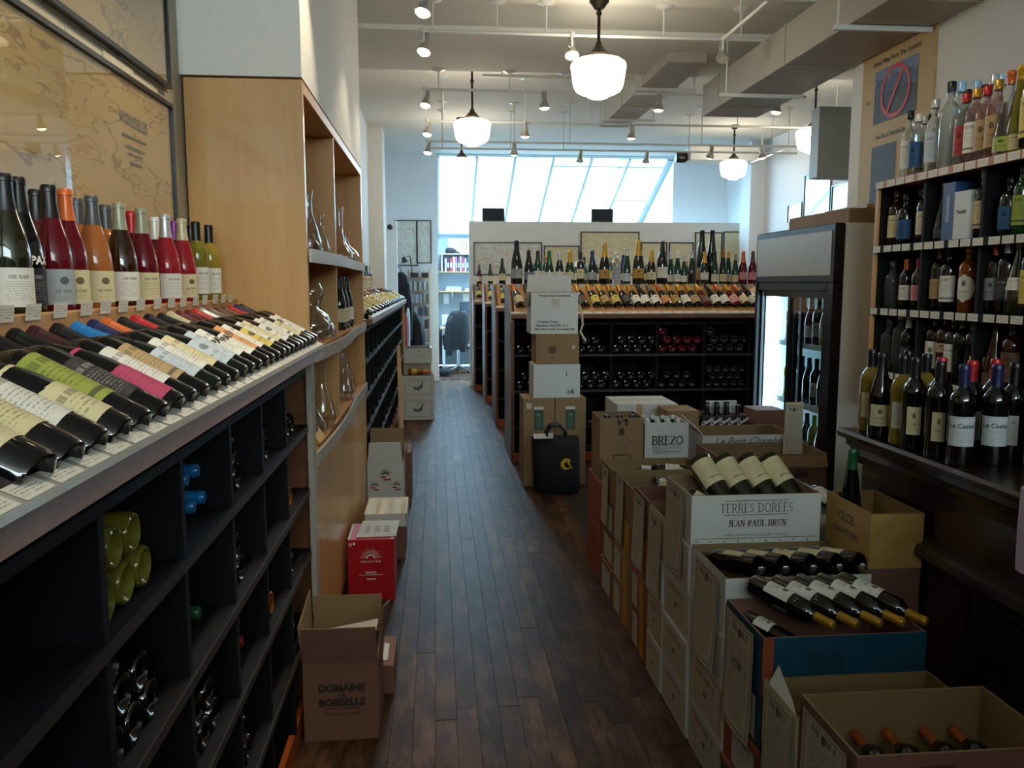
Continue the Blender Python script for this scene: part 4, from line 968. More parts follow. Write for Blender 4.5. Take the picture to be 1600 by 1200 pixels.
# ================================================================== SPIRITS SHELF ON THE RIGHT
LGX, LGZ, LGY = 1.50, 1.083, 2.94
SX = 2.15; SY1 = 3.95; SY0 = .6
SS = thing('spirits_shelf', 'black shelving for spirits along the right wall, price strips on each shelf edge', 'shelf', (2.3, 2.3, 0))
shz = [1.20, 1.50, 1.80, 2.107]
MB().box(SX, 2.60, SY1-.025, SY1, 1.0835, 2.107).build('end_panel', M_birch, SS)
MB().box(SX+.012, 2.585, SY1-.032, SY1-.0255, 1.0835, 2.085).build('inner_lining', M_black_bin, SS)
MB().box(2.585, 2.60, SY0, SY1-.025, 1.0835, 2.09).build('back_panel', M_black_bin, SS)
for z in shz:
    m = M_black_bin if z < 2 else M_birch_y
    MB().box(SX, 2.60 if z < 2 else XR-.015, SY0, SY1-.025 if z < 2 else SY1, z-.022, z-.001).build('shelf_board', m, SS)
    st = MB().box(SX-.006, SX, SY0, SY1, z-.032, z+.002).build('price_strip', M_black_bin if z < 2 else M_birch_y, SS)
    y = SY1-.045; tm = MB().patch(lambda u, v: Vector((SX-.0075, y+.033-.066*u, z-.030+.03*v)), 1, 1)
    inv = ORG[SS.name].inverted(); tme = tm.mesh('price_card', M_tag, inv)
    k = 0
    while y > 1.9:
        sub('price_card', tme, st, Matrix.Translation((0, -(SY1-.045-y), 0))); y -= .078+.02*((k*7) % 3 == 0); k += 1
for y in (3.55, 3.15, 2.75, 2.35, 1.95, 1.55, 1.15): MB().box(SX+.008, 2.585, y-.009, y+.009, 1.0835, 2.085).build('upright', M_black_bin, SS)
def shelf_bottles(z, items, place_name, group):
    for i, it in enumerate(items):
        px, kind, g, c, l, st = it[:6]; kw = it[6] if len(it) > 6 else {}
        X = kw.pop('X', SX+.065); s = kw.pop('s', 1.0)
        y = at(px, 440-(z-1.62)*380, X=X).y
        if y > SY1-.075: y = SY1-.075-.02*(i % 2); X = max(X, 2.31) if i % 2 else X
        bottle((X, y, z), '%s bottle, %s cap, %s label, %s on the %s' % (g, c, l or 'no', nth(i), place_name), kind, g, c, l, st, face=(-1, -.55, 0), s=s, group=group, name='spirit_bottle', **kw)
shelf_bottles(2.107, [(1419, 'tall_spirit', 'clear', 'black', 'white', 0, dict(s=.92)), (1432, 'spirit', 'clear', 'white', 'blue', 1, dict(s=.95)), (1441, 'spirit', 'clear', 'white', 'yellow', 2, dict(X=2.31)), (1457, 'tall_spirit', 'clear', 'silver', 'pale blue', 0, dict(s=.95)),
  (1452, 'tall_spirit', 'clear', 'black', 'white', 0, dict(X=2.33, s=.9)), (1480, 'tall_spirit', 'frosted', 'black', None, 0, dict(s=1.1)), (1495, 'tall_spirit', 'frosted', 'light blue', None, 0, dict(X=2.31, s=1.16)), (1504, 'spirit', 'clear', 'red', 'red', 1, dict(s=1.0)),
  (1506, 'tall_spirit', 'clear', 'black', None, 0, dict(X=2.34, s=1.06)), (1520, 'spirit', 'pink', 'gold', 'white', 2, dict(s=1.02)), (1519, 'tall_spirit', 'frosted', 'light blue', None, 0, dict(X=2.33, s=1.12)), (1536, 'spirit', 'pink', 'red', 'tan', 1, dict(s=1.0)),
  (1532, 'tall_spirit', 'clear', 'black', 'white', 0, dict(X=2.34, s=1.04)), (1553, 'spirit', 'pink', 'gold', 'tan', 1, dict(s=1.03)), (1545, 'tall_spirit', 'clear', 'silver', 'orange', 0, dict(X=2.33, s=1.12)), (1571, 'tapered', 'clear', 'orange', 'green', 1, dict(s=1.02)),
  (1558, 'tall_spirit', 'clear', 'light blue', None, 0, dict(X=2.35, s=1.1)), (1588, 'tapered', 'yellow green', 'yellow', 'cream', 0, dict(s=1.06, X=2.24)), (1607, 'tall_spirit', 'dark green', 'orange', 'yellow', 2, dict(s=1.05))], 'top spirits shelf', 'bottles on the top spirits shelf')
shelf_bottles(1.80, [(1393, 'spirit', 'brown', 'brown', 'cream', 0, dict(s=.88)), (1401, 'spirit', 'green', 'white', 'white', 2, dict(X=2.33, s=.9)), (1414, 'flask', 'dark green', 'black', 'blue', 0, dict(s=.95)), (1443, 'spirit', 'dark green', 'blue', 'white', 0, dict(s=.88)),
  (1472, 'tapered', 'black', 'gold', 'black', 0, dict(s=.8)), (1534, 'spirit', 'black', 'cream', 'cream', 2, dict(s=.92)), (1574, 'flask', 'dark green', 'black', 'blue', 1, dict(s=.92)), (1592, 'tall_spirit', 'green', 'black', 'green', 2, dict(s=.8))], 'second spirits shelf down', 'bottles on the second spirits shelf')
for (px, w_, h_, m, lab) in ((1491, .085, .245, plain('blue_gift_box', '#2c4f86', .4, var=.3, vscale=12), 'tall blue gift box on the second spirits shelf'), (1512, .11, .20, plain('white_gift_box', '#c9d0d2', .45), 'white gift box right of the blue one on the spirits shelf')):
    y = at(px, 340, X=SX+.05).y; gb = MB().box(SX+.02, SX+.02+w_, y-w_/2, y+w_/2, 1.80, 1.80+h_, b=.002).build('gift_box', m); tag(gb, lab, 'box')
    if px > 1500: letter(gb, text_polys('Tequila', .022, .0005), (SX+.02, y, 1.80+h_*.58), '-x', M_ink)
    else: MB().box(SX+.0185, SX+.0205, y-.012, y+.012, 1.88, 1.99).build('printed_figure', plain('dusk_print', '#7b8bb0', .5), gb)
shelf_bottles(1.50, [(1385, 'flask', 'clear', 'grey', None, 0, dict(s=.9)), (1413, 'bordeaux', 'black', 'orange', 'white', 0, dict(s=.78)), (1421, 'bordeaux', 'dark green', 'brown', 'white', 0, dict(X=2.30, s=.78)), (1432, 'bordeaux', 'black', 'red', 'pink', 0, dict(s=.78)), (1440, 'bordeaux', 'black', 'red', 'red', 0, dict(X=2.31, s=.76)),
  (1464, 'bordeaux', 'black', 'dark red', 'tan', 0, dict(s=.97)), (1480, 'spirit', 'black', 'black', 'white', 2, dict(s=.93)), (1510, 'spirit', 'amber', 'yellow', 'white', 1, dict(s=.95, round_=True)), (1529, 'spirit', 'dark green', 'black', 'white', 0, dict(X=2.26, s=.8)), (1551, 'bordeaux', 'black', 'copper', 'grey', 1, dict(s=.98)),
  (1570, 'bordeaux', 'black', 'silver', 'black', 0, dict(s=1.0)), (1588, 'tapered', 'olive', 'yellow', 'white', 0, dict(s=.95, span=(.10, .15))), (1606, 'tall_spirit', 'olive', 'gold', 'yellow', 0, dict(s=.9))], 'third spirits shelf down', 'bottles on the third spirits shelf')
shelf_bottles(1.20, [(1385, 'flask', 'clear', 'grey', None, 0, {}), (1403, 'spirit', 'clear', 'silver', None, 0, dict(s=.95)), (1415, 'bordeaux', 'black', 'white', 'black', 0, dict(s=.9)), (1424, 'spirit', 'black', 'grey', 'cream', 0, dict(X=2.33)), (1457, 'spirit', 'black', 'white', 'white', 1, {}), (1474, 'spirit', 'brown', 'orange', 'tan', 1, dict(span=(.12, .16), s=1.02)),
  (1487, 'spirit', 'dark green', 'white', 'white', 0, dict(s=.98)), (1500, 'spirit', 'dark green', 'green', None, 0, dict(s=.98)), (1517, 'tall_spirit', 'black', 'cream', None, 0, dict(s=.88)), (1530, 'flask', 'black', 'black', 'yellow', 0, dict(s=1.0)), (1552, 'tapered', 'brown', 'brown', 'brown', 0, dict(s=.9)), (1578, 'spirit', 'brown', 'brown', 'brown', 0, dict(s=.95))], 'lowest spirits shelf', 'bottles on the lowest spirits shelf')

# DARK LEDGE COUNTER in front of the spirits shelf
DC = thing('ledge_counter', 'dark wooden counter with a moulded ledge under the spirits shelf', 'counter', (1.85, 1.8, 0))
def mould(px): return [(LGX-px[0], px[1])]
MB().prism([(2.62, LGZ), (LGX, LGZ), (LGX-.006, LGZ-.012), (LGX, LGZ-.03), (LGX+.03, LGZ-.036), (LGX+.034, LGZ-.062), (LGX+.05, LGZ-.075), (LGX+.064, LGZ-.10), (LGX+.07, LGZ-.13), (2.62, LGZ-.13)], 'y', .55, LGY).build('ledge_top', M_dark_wood, DC)
MB().box(LGX+.085, 2.62, .55, LGY-.03, .1, LGZ-.131).build('counter_body', M_dark_wood, DC)
MB().prism([(LGX+.085, .80), (LGX+.04, .775), (LGX+.035, .75), (LGX+.085, .73)], 'y', .55, LGY-.03).build('lower_moulding', M_dark_wood, DC)
MB().box(LGX+.11, 2.62, .55, LGY-.05, 0, .1).build('toe_kick', M_black_bin, DC)
for y0 in (.6, 1.15, 1.7, 2.25): MB().box(LGX+.078, LGX+.086, y0, y0+.48, .16, .70, b=.003).build('front_panel', M_dark_wood, DC)
led = [ # x, y, kind, glass, cap, label, style, extra
 (1.575, 2.86, 'bordeaux', 'white wine', 'black', 'cream', 1, {}), (1.545, 2.735, 'burgundy', 'black', 'black', 'cream', 1, {}), (1.665, 2.78, 'bordeaux', 'black', 'black', 'cream', 0, {}), (1.555, 2.62, 'bordeaux', 'white wine', 'black', 'white', 0, {}),
 (1.66, 2.66, 'bordeaux', 'white wine', 'black', 'cream', 0, {}), (1.535, 2.515, 'bordeaux', 'black', 'black', 'cream', 1, dict(ang=34)), (1.625, 2.52, 'bordeaux', 'black', 'red', 'white', 2, dict(ang=45)), (1.545, 2.40, 'bordeaux', 'black', 'black', 'cream', 1, dict(ang=30)),
 (1.655, 2.41, 'bordeaux', 'black', 'red', 'white', 0, {}), (1.545, 2.285, 'bordeaux', 'black', 'navy', 'white', 0, dict(castel=True)), (1.76, 2.45, 'bordeaux', 'black', 'red', 'white', 0, {}), (1.645, 2.28, 'bordeaux', 'black', 'navy', 'white', 0, dict(castel=True)),
 (1.73, 2.32, 'bordeaux', 'black', 'black', 'white', 0, dict(ang=20)), (1.72, 2.16, 'burgundy', 'black', 'maroon', 'magenta', 0, dict(ang=40, span=(.04, .10))), (1.80, 2.24, 'bordeaux', 'black', 'black', 'white', 0, dict(ang=15)), (1.86, 2.13, 'bordeaux', 'dark green', 'purple', 'black', 0, {})]
for i, (x, y, kind, g, c, l, st, kw) in enumerate(led):
    cas = kw.pop('castel', False); kw.setdefault('ang', 52)
    lm = paper('castel_label', '#c3c9cb', '#5d6468', 8, .55, .1, .14, border=True, head=0) if cas else None
    if cas: kw.update(span=(.062, .15), ang=62)
    o = bottle((x, y, LGZ), '%s bottle, %s capsule, %s label, %s from far end of dark ledge' % (g, c, l, nth(i)), kind, g, c, l, st, face=(-.55, -1, 0), labm=lm, group='bottles on the dark ledge', word=('Le Castel', .019, .122, M_ink_grey, 0, .0006) if cas else None, **kw)
pb = MB().tube([(1.445, 1.80, .93), (1.443, 1.80, 1.03), (1.445, 1.80, 1.13)], .054, 16).build('paper_roll', plain('pale_lilac_paper', '#b7a3b5', .6)); tag(pb, 'pale lilac paper roll hanging beside the dark counter, cut by the frame', 'roll')
MB().tube([(1.445, 1.80, 1.12), (1.445, 1.80, 1.145), (1.53, 1.80, 1.145), (1.53, 1.80, LGZ+.001)], .006, 8).build('wire_hook', M_black_metal, pb)
# ================================================================== CARTON STACKS ON THE RIGHT
X0, X1 = .87, 1.335
M_sign = paper('shelf_talker', '#b3ab98', '#35322e', 17, .93, .10, .16, border=True, head=.07, blob=(.5, .88, .045, '#35322e'))
M_side_print = paper('carton_side_print', '#bdb6a3', '#6a6459', 7, .9, .1, .12, head=.16, blob=(.5, .45, .06, '#4b463e'))
M_white_label = paper('white_carton_label', '#c3beb2', '#5a5650', 6, .9, .12, .1, head=.12)
def sign(o, y, z, w_, h_, x=X0, curl=.012, price=None, tilt=0.0):
    s = print_sheet(o, 'printed_sign', (x-.004, y, z), '-x', w_, h_, M_sign, off=.004, curl=curl, tilt=tilt)
    if price: letter(s, text_polys(price, .035, .0008), (x-.010, y, z+h_*.10), '-x', M_ink, off=.006)
    return s
def stack(nm, y0, y1, levels, mats, top_mat, inner=None, open_top=True, x0=X0, x1=X1, prints=None, group=None, desc='', top_label=None):
    """levels: z cuts from the floor; the last one is the open carton on top"""
    out = []
    for i, (a, b) in enumerate(zip(levels, levels[1:])):
        last = i == len(levels)-2
        m = top_mat if last else mats[i % len(mats)]
        dx = 0 if last else random.uniform(-.005, .005)
        lab = top_label if last else '%s carton, %s from the floor under the %s' % (desc, nth(i), nm)
        o = carton(lab, x0+dx, x1+dx, y0, y1, a+.0005, b-.0005, m, open_top=open_top and last, inner=inner, seam=False, group=None)
        if prints and not last:
            prints(o, i, x0+dx, (y0+y1)/2, (a+b)/2, y1-y0, b-a)
        out.append(o)
    return out
def pr_white(o, i, x, y, z, w_, h_): print_sheet(o, 'side_print', (x, y, z), '-x', w_*.86, h_*.8, M_side_print, off=.0015)
def pr_kraft(o, i, x, y, z, w_, h_):
    print_sheet(o, 'paper_sticker', (x, y+w_*.24, z), '-x', w_*.34, h_*.8, M_white_label, off=.0015)
    print_sheet(o, 'yellow_panel', (x, y-w_*.2, z), '-x', w_*.3, h_*.9, M_yellow_print, off=.0015)
def pr_label(o, i, x, y, z, w_, h_): print_sheet(o, 'paper_sticker', (x, y-w_*.05, z), '-x', w_*.6, h_*.75, M_white_label, off=.0015)
# J nearest, I, H teal, G white, F Terres Dorées, E, D, C, B, A
J = stack('nearest open brown carton', 1.555, 1.825, [0, .21, .42, .632], [M_kraft_dark, M_cream_card], M_kraft_dark, M_kraft_in, prints=pr_label, desc='brown', top_label='nearest open brown carton at the front of the right stacks, bottles deep inside')
sign(J[-1], 1.69, .50, .21, .235, curl=.01)
letter(J[-1], bars([(-.03, -.02, .03, .02)]), (1.05, 1.555, .575), '-y', plain('pale_blue_print', '#7f8f9b', .6)); letter(J[-1], bars([(-.04, -.028, .04, -.022), (-.04, .022, .04, .028)]), (1.05, 1.555, .575), '-y', plain('red_print', '#5e1c16', .6))
I = stack('white rimmed open carton', 1.842, 2.05, [0, .19, .38, .562], [M_cream_card, M_white_card], M_cream_card, M_kraft_in, prints=pr_white, desc='pale', top_label='open pale carton with a torn side rim, empty, second from the front')
sign(I[-1], 1.94, .42, .17, .27, curl=.006)
flap(I[-1], [(X0+.001, 1.85, .560), (X0+.001, 2.02, .560), (X0+.035, 2.04, .60), (X0+.012, 1.90, .575)], M_white_card, .003, 'torn_flap')
H = stack('open teal carton', 2.062, 2.345, [0, .165, .33, .50, .668], [M_teal_card, M_rust_card], M_teal_card, M_kraft_dark, prints=pr_label, desc='teal and brown', top_label='open teal blue carton with gold capped bottles lying across it')
for z in (.33, .165): MB().box(X0-.008, X0+.004, 2.065, 2.343, z-.012, z+.012, b=.002).build('brown_edge_strip', M_rust_card, H[1 if z > .2 else 0])
MB().box(X0-.001, X0+.03, 2.060, 2.063, .502, .667).build('brown_corner', M_rust_card, H[-1])
sign(H[-1], 2.215, .49, .21, .33, curl=.018, price='17.99')
MB().box(1.0, 1.10, 2.0605, 2.0625, .56, .62).build('printed_crest', plain('dark_teal_print', '#0b3446', .6), H[-1])
G = stack('open white carton of five bottles', 2.362, 2.70, [0, .18, .36, .54, .725], [M_white_card, M_cream_card], M_white_card, M_kraft_in, prints=pr_white, desc='white', top_label='open white carton with five label-up bottles, below the lettered one')
sign(G[-1], 2.52, .555, .22, .31, curl=.022)
Fs = stack('lettered white carton', 2.715, 3.03, [0, .178, .356, .534, .712, .892], [M_white_card], M_white_card, M_kraft_in, prints=pr_white, desc='white printed', top_label='white carton with two lines of capitals on its front, four bottles sticking out')
sign(Fs[-1], 2.89, .735, .22, .31, curl=.02)
cx = (X0+X1)/2; fy = 2.715; Ft = Fs[-1]
letter(Ft, serif_polys('TERRES DORÉES', .032, .11, .09), (cx+.0, fy, .845), '-y', M_ink_red, sx=.86)
letter(Ft, bars([(-.115, -.0255, .115, -.0235), (-.115, .0245, .115, .0265)]), (cx, fy, .845), '-y', M_ink_red)
letter(Ft, serif_polys('JEAN-PAUL BRUN', .021, .19, .09), (cx+.005, fy, .79), '-y', M_ink_red, sx=.98)
letter(Ft, text_polys('69380 CHARNAY EN BEAUJOLAIS - FRANCE', .0115), (cx, fy, .748), '-y', M_ink_grey)
letter(Ft, bars([(-.222, -.001, .222, .001)]), (cx, fy, .737), '-y', M_ink_red)
letter(Ft, bars([(-.215+.05*i, -.003, -.211+.05*i, .003) for i in range(10)]), (cx, fy, .727), '-y', M_ink_red)
E_ = stack('carton showing a bottle end', 3.045, 3.265, [0, .18, .36, .54, .715], [M_white_card, M_cream_card], M_cream_card, M_kraft_in, prints=pr_white, desc='white banded', top_label='open cream carton with a paper sign, left of the lettered white one')
sign(E_[-1], 3.16, .545, .19, .32, curl=.02)
D_ = stack('open brown carton with a paper sign', 3.28, 3.54, [0, .18, .36, .54, .722], [M_rust_card, M_orange_wood], M_kraft_dark, M_kraft_dark, prints=pr_kraft, desc='rust brown', top_label='empty open brown carton with a long paper sign, third row from the aisle end')
sign(D_[-1], 3.42, .56, .19, .31, curl=.02)
C_ = stack('kraft carton of cream labelled bottles', 3.555, 3.94, [0, .175, .35, .525, .702], [M_kraft], M_kraft, M_kraft_in, prints=pr_kraft, desc='kraft', top_label='open kraft carton with cream labelled bottles lying in it')
sign(C_[-1], 3.80, .56, .16, .31, curl=.015)
B_ = stack('kraft carton of two bottles', 3.955, 4.27, [0, .17, .34, .51, .690], [M_kraft_dark], M_kraft, M_kraft_in, prints=pr_label, desc='brown', top_label='open kraft carton with two white labelled bottles at its right end')
sign(B_[-1], 4.14, .53, .15, .29, curl=.015)
A_ = [carton('tall rust red carton at the back of the aisle stacks, on the floor', X0, X1, 4.285, 4.66, 0, .28, M_rust_card, seam=False), carton('tall rust red carton, upper one, carrying two upright cartons', X0, X1, 4.285, 4.66, .281, .552, M_rust_card, seam=False)]
for o, z in zip(A_, (.14, .42)): letter(o, bars([(-.01, -.06, .01, -.03), (-.008, .02, .008, .06), (.03, -.02, .04, .03)]), (X0, 4.47, z), '-x', M_ink_red)
# upright cartons on the back stack
KB = carton('upright kraft carton marked with a B, bottle caps showing on top', .878, 1.118, 4.37, 4.61, .553, .893, M_kraft, open_top=True)
letter(KB, text_polys('B', .05, .003), (.998, 4.37, .815), '-y', M_ink); letter(KB, bars([(-.035, -.014, -.022, .014), (-.022, -.004, -.01, .004), (.008, -.018, .02, .018), (-.004, .008, .02, .018)]), (1.01, 4.37, .868), '-y', M_ink)
letter(KB, text_polys('PRODUCT OF FRANCE', .014), (1.0, 4.37, .765), '-y', M_ink_grey); letter(KB, bars([(-.03, 0, .03, .004), (-.03, -.02, .03, -.016), (-.03, -.05, .03, -.046)]), (1.0, 4.37, .735), '-y', M_ink_grey)
letter(KB, bars([(-.05, -.01, .05, -.005), (-.05, -.005, -.045, .02), (.045, -.005, .05, .02), (-.05, .015, .05, .02)]), (1.0, 4.37, .67), '-y', M_ink_red)
for i, x in enumerate((.93, 1.0, 1.07)): bottle((x, 4.44, .56), 'black capped bottle standing in the kraft carton marked B, %s from its left' % nth(i), 'bordeaux', 'black', 'black', None, s=1.13)
BZ = carton('upright white carton with bold dark green lettering, holding white capped bottles', 1.128, 1.372, 4.37, 4.61, .553, .862, M_white_card, open_top=True, inner=M_white_card)
letter(BZ, serif_polys('BREZO', .047, .19, .05), (1.255, 4.37, .765), '-y', M_ink_green); letter(BZ, bars([(-.08, -.0015, .08, .0)]), (1.252, 4.37, .736), '-y', M_ink_green)
letter(BZ, serif_polys('BIERZO', .021, .13, .05), (1.213, 4.37, .719), '-y', M_ink_green); letter(BZ, text_polys('Mencia tinto', .014, 0, .3), (1.296, 4.37, .722), '-y', M_ink_grey)
letter(BZ, bars([(-.075, 0, .08, .003), (-.075, -.008, .05, -.006)]), (1.25, 4.37, .700), '-y', M_ink_green)
k = 0
for r_ in range(3):
    for q in range(4):
        if (r_, q) == (0, 3): continue
        bottle((1.162+q*.058+(.012 if r_ % 2 else 0), 4.42+r_*.072, .60+r_*.004+random.uniform(0, .012)), 'green bottle with a white cap, %s one standing in the green lettered carton' % nth(k), 'bordeaux', 'green', 'white', None, s=.74+.0*q, capz=.272, group='white capped bottles in the green lettered carton', lift=0).location.z = .635+.008*r_; k += 1
# cartons standing behind, on the floor in front of the nearest rack
ES = carton('grey white shipping carton with big side letters behind the upright cartons', 1.19, 1.60, 5.35, 5.75, .41, .822, M_white_card, rotz=0)
letter(ES, serif_polys('ESCH', .10, .12), (1.19, 5.50, .60), '-x', M_ink, rot=R(90))
print_sheet(ES, 'paper_sticker', (1.36, 5.35, .68), '-y', .075, .05, M_white_label); print_sheet(ES, 'paper_sticker', (1.53, 5.35, .69), '-y', .06, .06, M_white_label)
MB().box(1.32, 1.36, 5.3485, 5.3505, .74, .82).build('tape_strip', M_tape, ES)
carton('plain brown carton under the grey white shipping carton', 1.2, 1.6, 5.36, 5.75, 0, .409, M_kraft_dark)
carton('tan carton lid seen behind the white capped bottles', 1.42, 1.62, 4.95, 5.2, .47, .835, M_kraft); carton('brown carton standing under the tan one by the rack', 1.41, 1.63, 4.94, 5.2, 0, .469, M_kraft_dark)
BK = carton('black patterned carton of dark bottles by the cooler', 1.64, 1.93, 4.95, 5.18, .56, .80, plain('black_carton', '#121318', .5), open_top=True)
for i in range(5): letter(BK, text_polys('Classic', .03, .001, .35), (1.67+.057*i, 4.95, .765), '-y', M_ink_white, rot=.5)
for i in range(4): bottle((1.685+.066*i, 5.0, .568), 'dark capped bottle in the black carton, %s from its left' % nth(i), 'bordeaux', 'dark green', 'black', None, s=.98, group='bottles in the black carton')
for i in range(3): bottle((1.71+.066*i, 5.08, .568), 'dark bottle at the back of the black carton, %s from its left' % nth(i), 'burgundy', 'black', 'black', None, s=1.02, group='bottles in the black carton')
wl2 = MB().box(1.72, 1.92, 5.115, 5.135, .79, .87, b=.002).build('carton_divider', M_white_card, BK)
carton('dark carton supporting the black patterned one', 1.64, 1.93, 4.95, 5.2, 0, .559, M_kraft_dark)
carton('small brown carton corner between black carton and cooler', 1.96, 2.15, 4.9, 5.1, .55, .84, M_kraft_dark); carton('brown carton on the floor in front of the cooler', 1.95, 2.17, 4.75, 5.12, 0, .549, M_kraft_dark)
# second row to the right
PC = carton('open white carton with sloping script lettering on its front edge', 1.43, 1.955, 4.30, 4.62, .55, .80, M_white_card, open_top=True)
letter(PC, text_polys('Le Petit Chambord', .062, .0, .45), (1.71, 4.30, .765), '-y', plain('teal_ink', '#2b4b4d', .6), sx=.9)
flap(PC, [(1.43, 4.30, .80), (1.43, 4.62, .80), (1.405, 4.62, .865), (1.41, 4.32, .83)], M_white_card, .004)
for i in range(4): bottle((1.52+.105*i, 4.36, .62), 'dark bottle lying low in the script lettered carton, %s from its left' % nth(i), 'bordeaux', 'black', 'silver', 'white', d=(0, 1, .1), face=(0, 0, 1), s=.8, group='bottles in the script lettered carton')
for i, (a, b, m) in enumerate(((0, .275, M_kraft), (.276, .549, M_white_card))): carton('%s carton, %s from the floor under the script lettered one' % (('kraft', 'white')[i], nth(i)), 1.43, 1.95, 4.30, 4.62, a, b, m)
BC = carton('large open brown carton with a dark ink smudge, in front of the script lettered one', 1.385, 1.965, 3.95, 4.265, .50, .765, M_kraft_dark, open_top=True)
flap(BC, [(1.39, 3.952, .762), (1.96, 3.952, .762), (1.96, 3.925, .70), (1.39, 3.93, .705)], M_kraft, .004)
letter(BC, [v for v in [text_polys('Beaujolais', .05, .004, .3)]][0], (1.76, 3.95, .66), '-y', plain('ink_smudge', '#3a2a33', .7), sx=1.0)
print_sheet(BC, 'paper_sticker', (1.44, 3.925, .725), '-y', .03, .035, M_white_label, off=.006)
carton('brown carton on the floor under the ink smudged one', 1.39, 1.96, 3.96, 4.26, 0, .249, M_kraft_dark); carton('brown carton directly beneath the ink smudged one', 1.39, 1.96, 3.96, 4.26, .25, .499, M_kraft)
sc = MB().sheet([(1.845, 4.215, .70), (1.945, 4.215, .70), (1.965, 4.25, .985), (1.865, 4.25, .985)], .003).build('price_sign', M_cream_card); tag(sc, 'cream sign card standing up in the ink smudged carton by the cooler', 'sign')
print_sheet(sc, 'printed_face', (1.905, 4.228, .845), '-y', .092, .26, M_sign, off=.006, tilt=-.035)
# cartons and crate beside the counter
for i, (a, b, m) in enumerate(((0, .24, M_kraft_dark), (.241, .48, M_kraft), (.481, .70, M_white_card))): carton('%s carton beside the lettered stack, %s from the floor under two lying bottles' % (('brown', 'kraft', 'white')[i], nth(i)), 1.36, 1.84, 2.97, 3.40, a, b, m)
for i, x in enumerate((1.45, 1.56)):
    bottle((x, 3.03, .745), 'white labelled bottle lying behind the wooden crate, %s one from the lettered carton' % ('nearer', 'farther')[i], 'bordeaux', 'black', 'black', 'white', d=(0, 1, .05), face=(0, -.3, 1), ang=80, span=(.03, .17))
WC = carton('pale wooden wine crate with stamped lettering beside the dark counter', 1.385, 1.565, 2.47, 2.775, .70, .882, wood('crate_pine', '#a07a3d', '#c29a58', 'y', 2.0, .55), name='wooden_crate', cat='crate', open_top=True, inner=wood('crate_pine_inside', '#6d5027', '#8d6d3a', 'y', 2.0, .6), t=.011)
letter(WC, text_polys('CLOS', .045, .001), (1.385, 2.63, .825), '-x', M_ink_grey); letter(WC, text_polys('GRAND VIN', .032, .0005), (1.385, 2.63, .775), '-x', M_ink_grey)
carton('dark carton carrying the wooden crate', 1.385, 1.565, 2.47, 2.78, .36, .699, M_kraft_dark); carton('lower dark carton under the wooden crate', 1.385, 1.565, 2.47, 2.78, 0, .359, M_kraft_dark)
bottle((1.44, 2.71, .712), 'dark bottle with green capsule standing upright in the wooden crate', 'riesling', 'black', 'green', None, s=.98)
bottle((1.46, 2.70, .80), 'white labelled bottle lying in the wooden crate', 'bordeaux', 'black', 'black', 'white', d=(.12, -1, -.2), face=(0, 0, 1), s=.5)

# bottles lying in the open cartons
for i, x in enumerate((.965, 1.065, 1.165, 1.262)):
    bottle((.87+(x-.87)*.88+.015, 2.965, .965), 'olive bottle, cream label up, neck down in the capitals printed carton, %s from left' % nth(i), 'burgundy', 'olive', 'green', 'cream', d=(.10, -.20, -.20), face=(-.1, -.6, 1.1), ang=80, span=(.02, .115), s=1.12)
bottle((.925, 2.93, .84), 'dark bottle lying lower in the left corner of the capitals printed carton', 'bordeaux', 'black', 'black', 'cream', d=(.22, -.15, -.10), face=(0, -.4, 1), ang=70, span=(.03, .12), s=.78)
for i, (x, st) in enumerate(((.945, 0), (1.025, 0), (1.115, 1), (1.20, 0), (1.275, 0))):
    bottle((x+.055, 2.425, .738), 'dark bottle, cream label up, base forward in the white carton, %s from its left' % nth(i), 'bordeaux', 'black', 'maroon', 'cream', st, d=(-.36, .85, -.16), face=((-.1, .45)[i in (0, 1)], -.1, 1), ang=60, span=(.06, .15), s=.95)
for i in range(5): bottle((.945+.082*i, 2.40, .60), 'dark bottle in the lower layer of the white carton, %s from its left' % nth(i), 'bordeaux', 'black', 'maroon', None, d=(0, 1, .0), face=(0, 0, 1), s=.90, group='lower layer of the white carton')
for i, x in enumerate((.915, .984, 1.052, 1.118, 1.185)):
    bottle((x+.025, 2.318, .722), 'dark bottle with white crest label and gold capsule, %s across the teal carton' % nth(i), 'bordeaux', 'black', 'gold', 'white', 1, d=(.125, -.20, -.035), face=(-.1, 0, 1), ang=62, span=(.06, .15), s=.90)
bottle((.915, 2.30, .62), 'dark white labelled bottle lying lower at the left of the teal carton', 'bordeaux', 'black', 'black', 'white', 1, d=(.12, -.2, -.03), face=(-.1, 0, 1), ang=58, span=(.05, .12), s=.8)
for i, x in enumerate((.955, 1.035, 1.115, 1.21, 1.285)):
    bottle((x, 1.585, .478), 'dark bottle with orange capsule deep in the nearest brown carton, %s from its left' % nth(i), 'bordeaux', 'black', 'copper', 'cream', 1, d=(-.03, .22, .05), face=(0, -.3, 1), ang=60, span=(.05, .16), s=.80)
bottle((1.265, 3.90, .675), 'dark bottle with white label at the right end of the two bottle carton', 'bordeaux', 'black', 'white', 'white', d=(-1, .35, .02), face=(0, -.4, 1), s=.8).location = (1.29, 4.10, .655)
bottle((1.24, 4.0, .645), 'dark bottle beside the right one in the two bottle carton', 'bordeaux', 'black', 'black', 'white', d=(0, 1, .03), face=(0, -.3, 1), ang=70, span=(.03, .17), s=.82)
for i, x in enumerate((1.08, 1.165, 1.25)):
    bottle((x, 3.60, .655), 'dark bottle with cream label lying in the kraft carton, %s from its left' % nth(i), 'bordeaux', 'black', 'black', 'cream', i % 2, d=(-.05, 1, .03), face=((-.6, .1, .1)[i], -.2, 1), ang=65, span=(.03, .15))
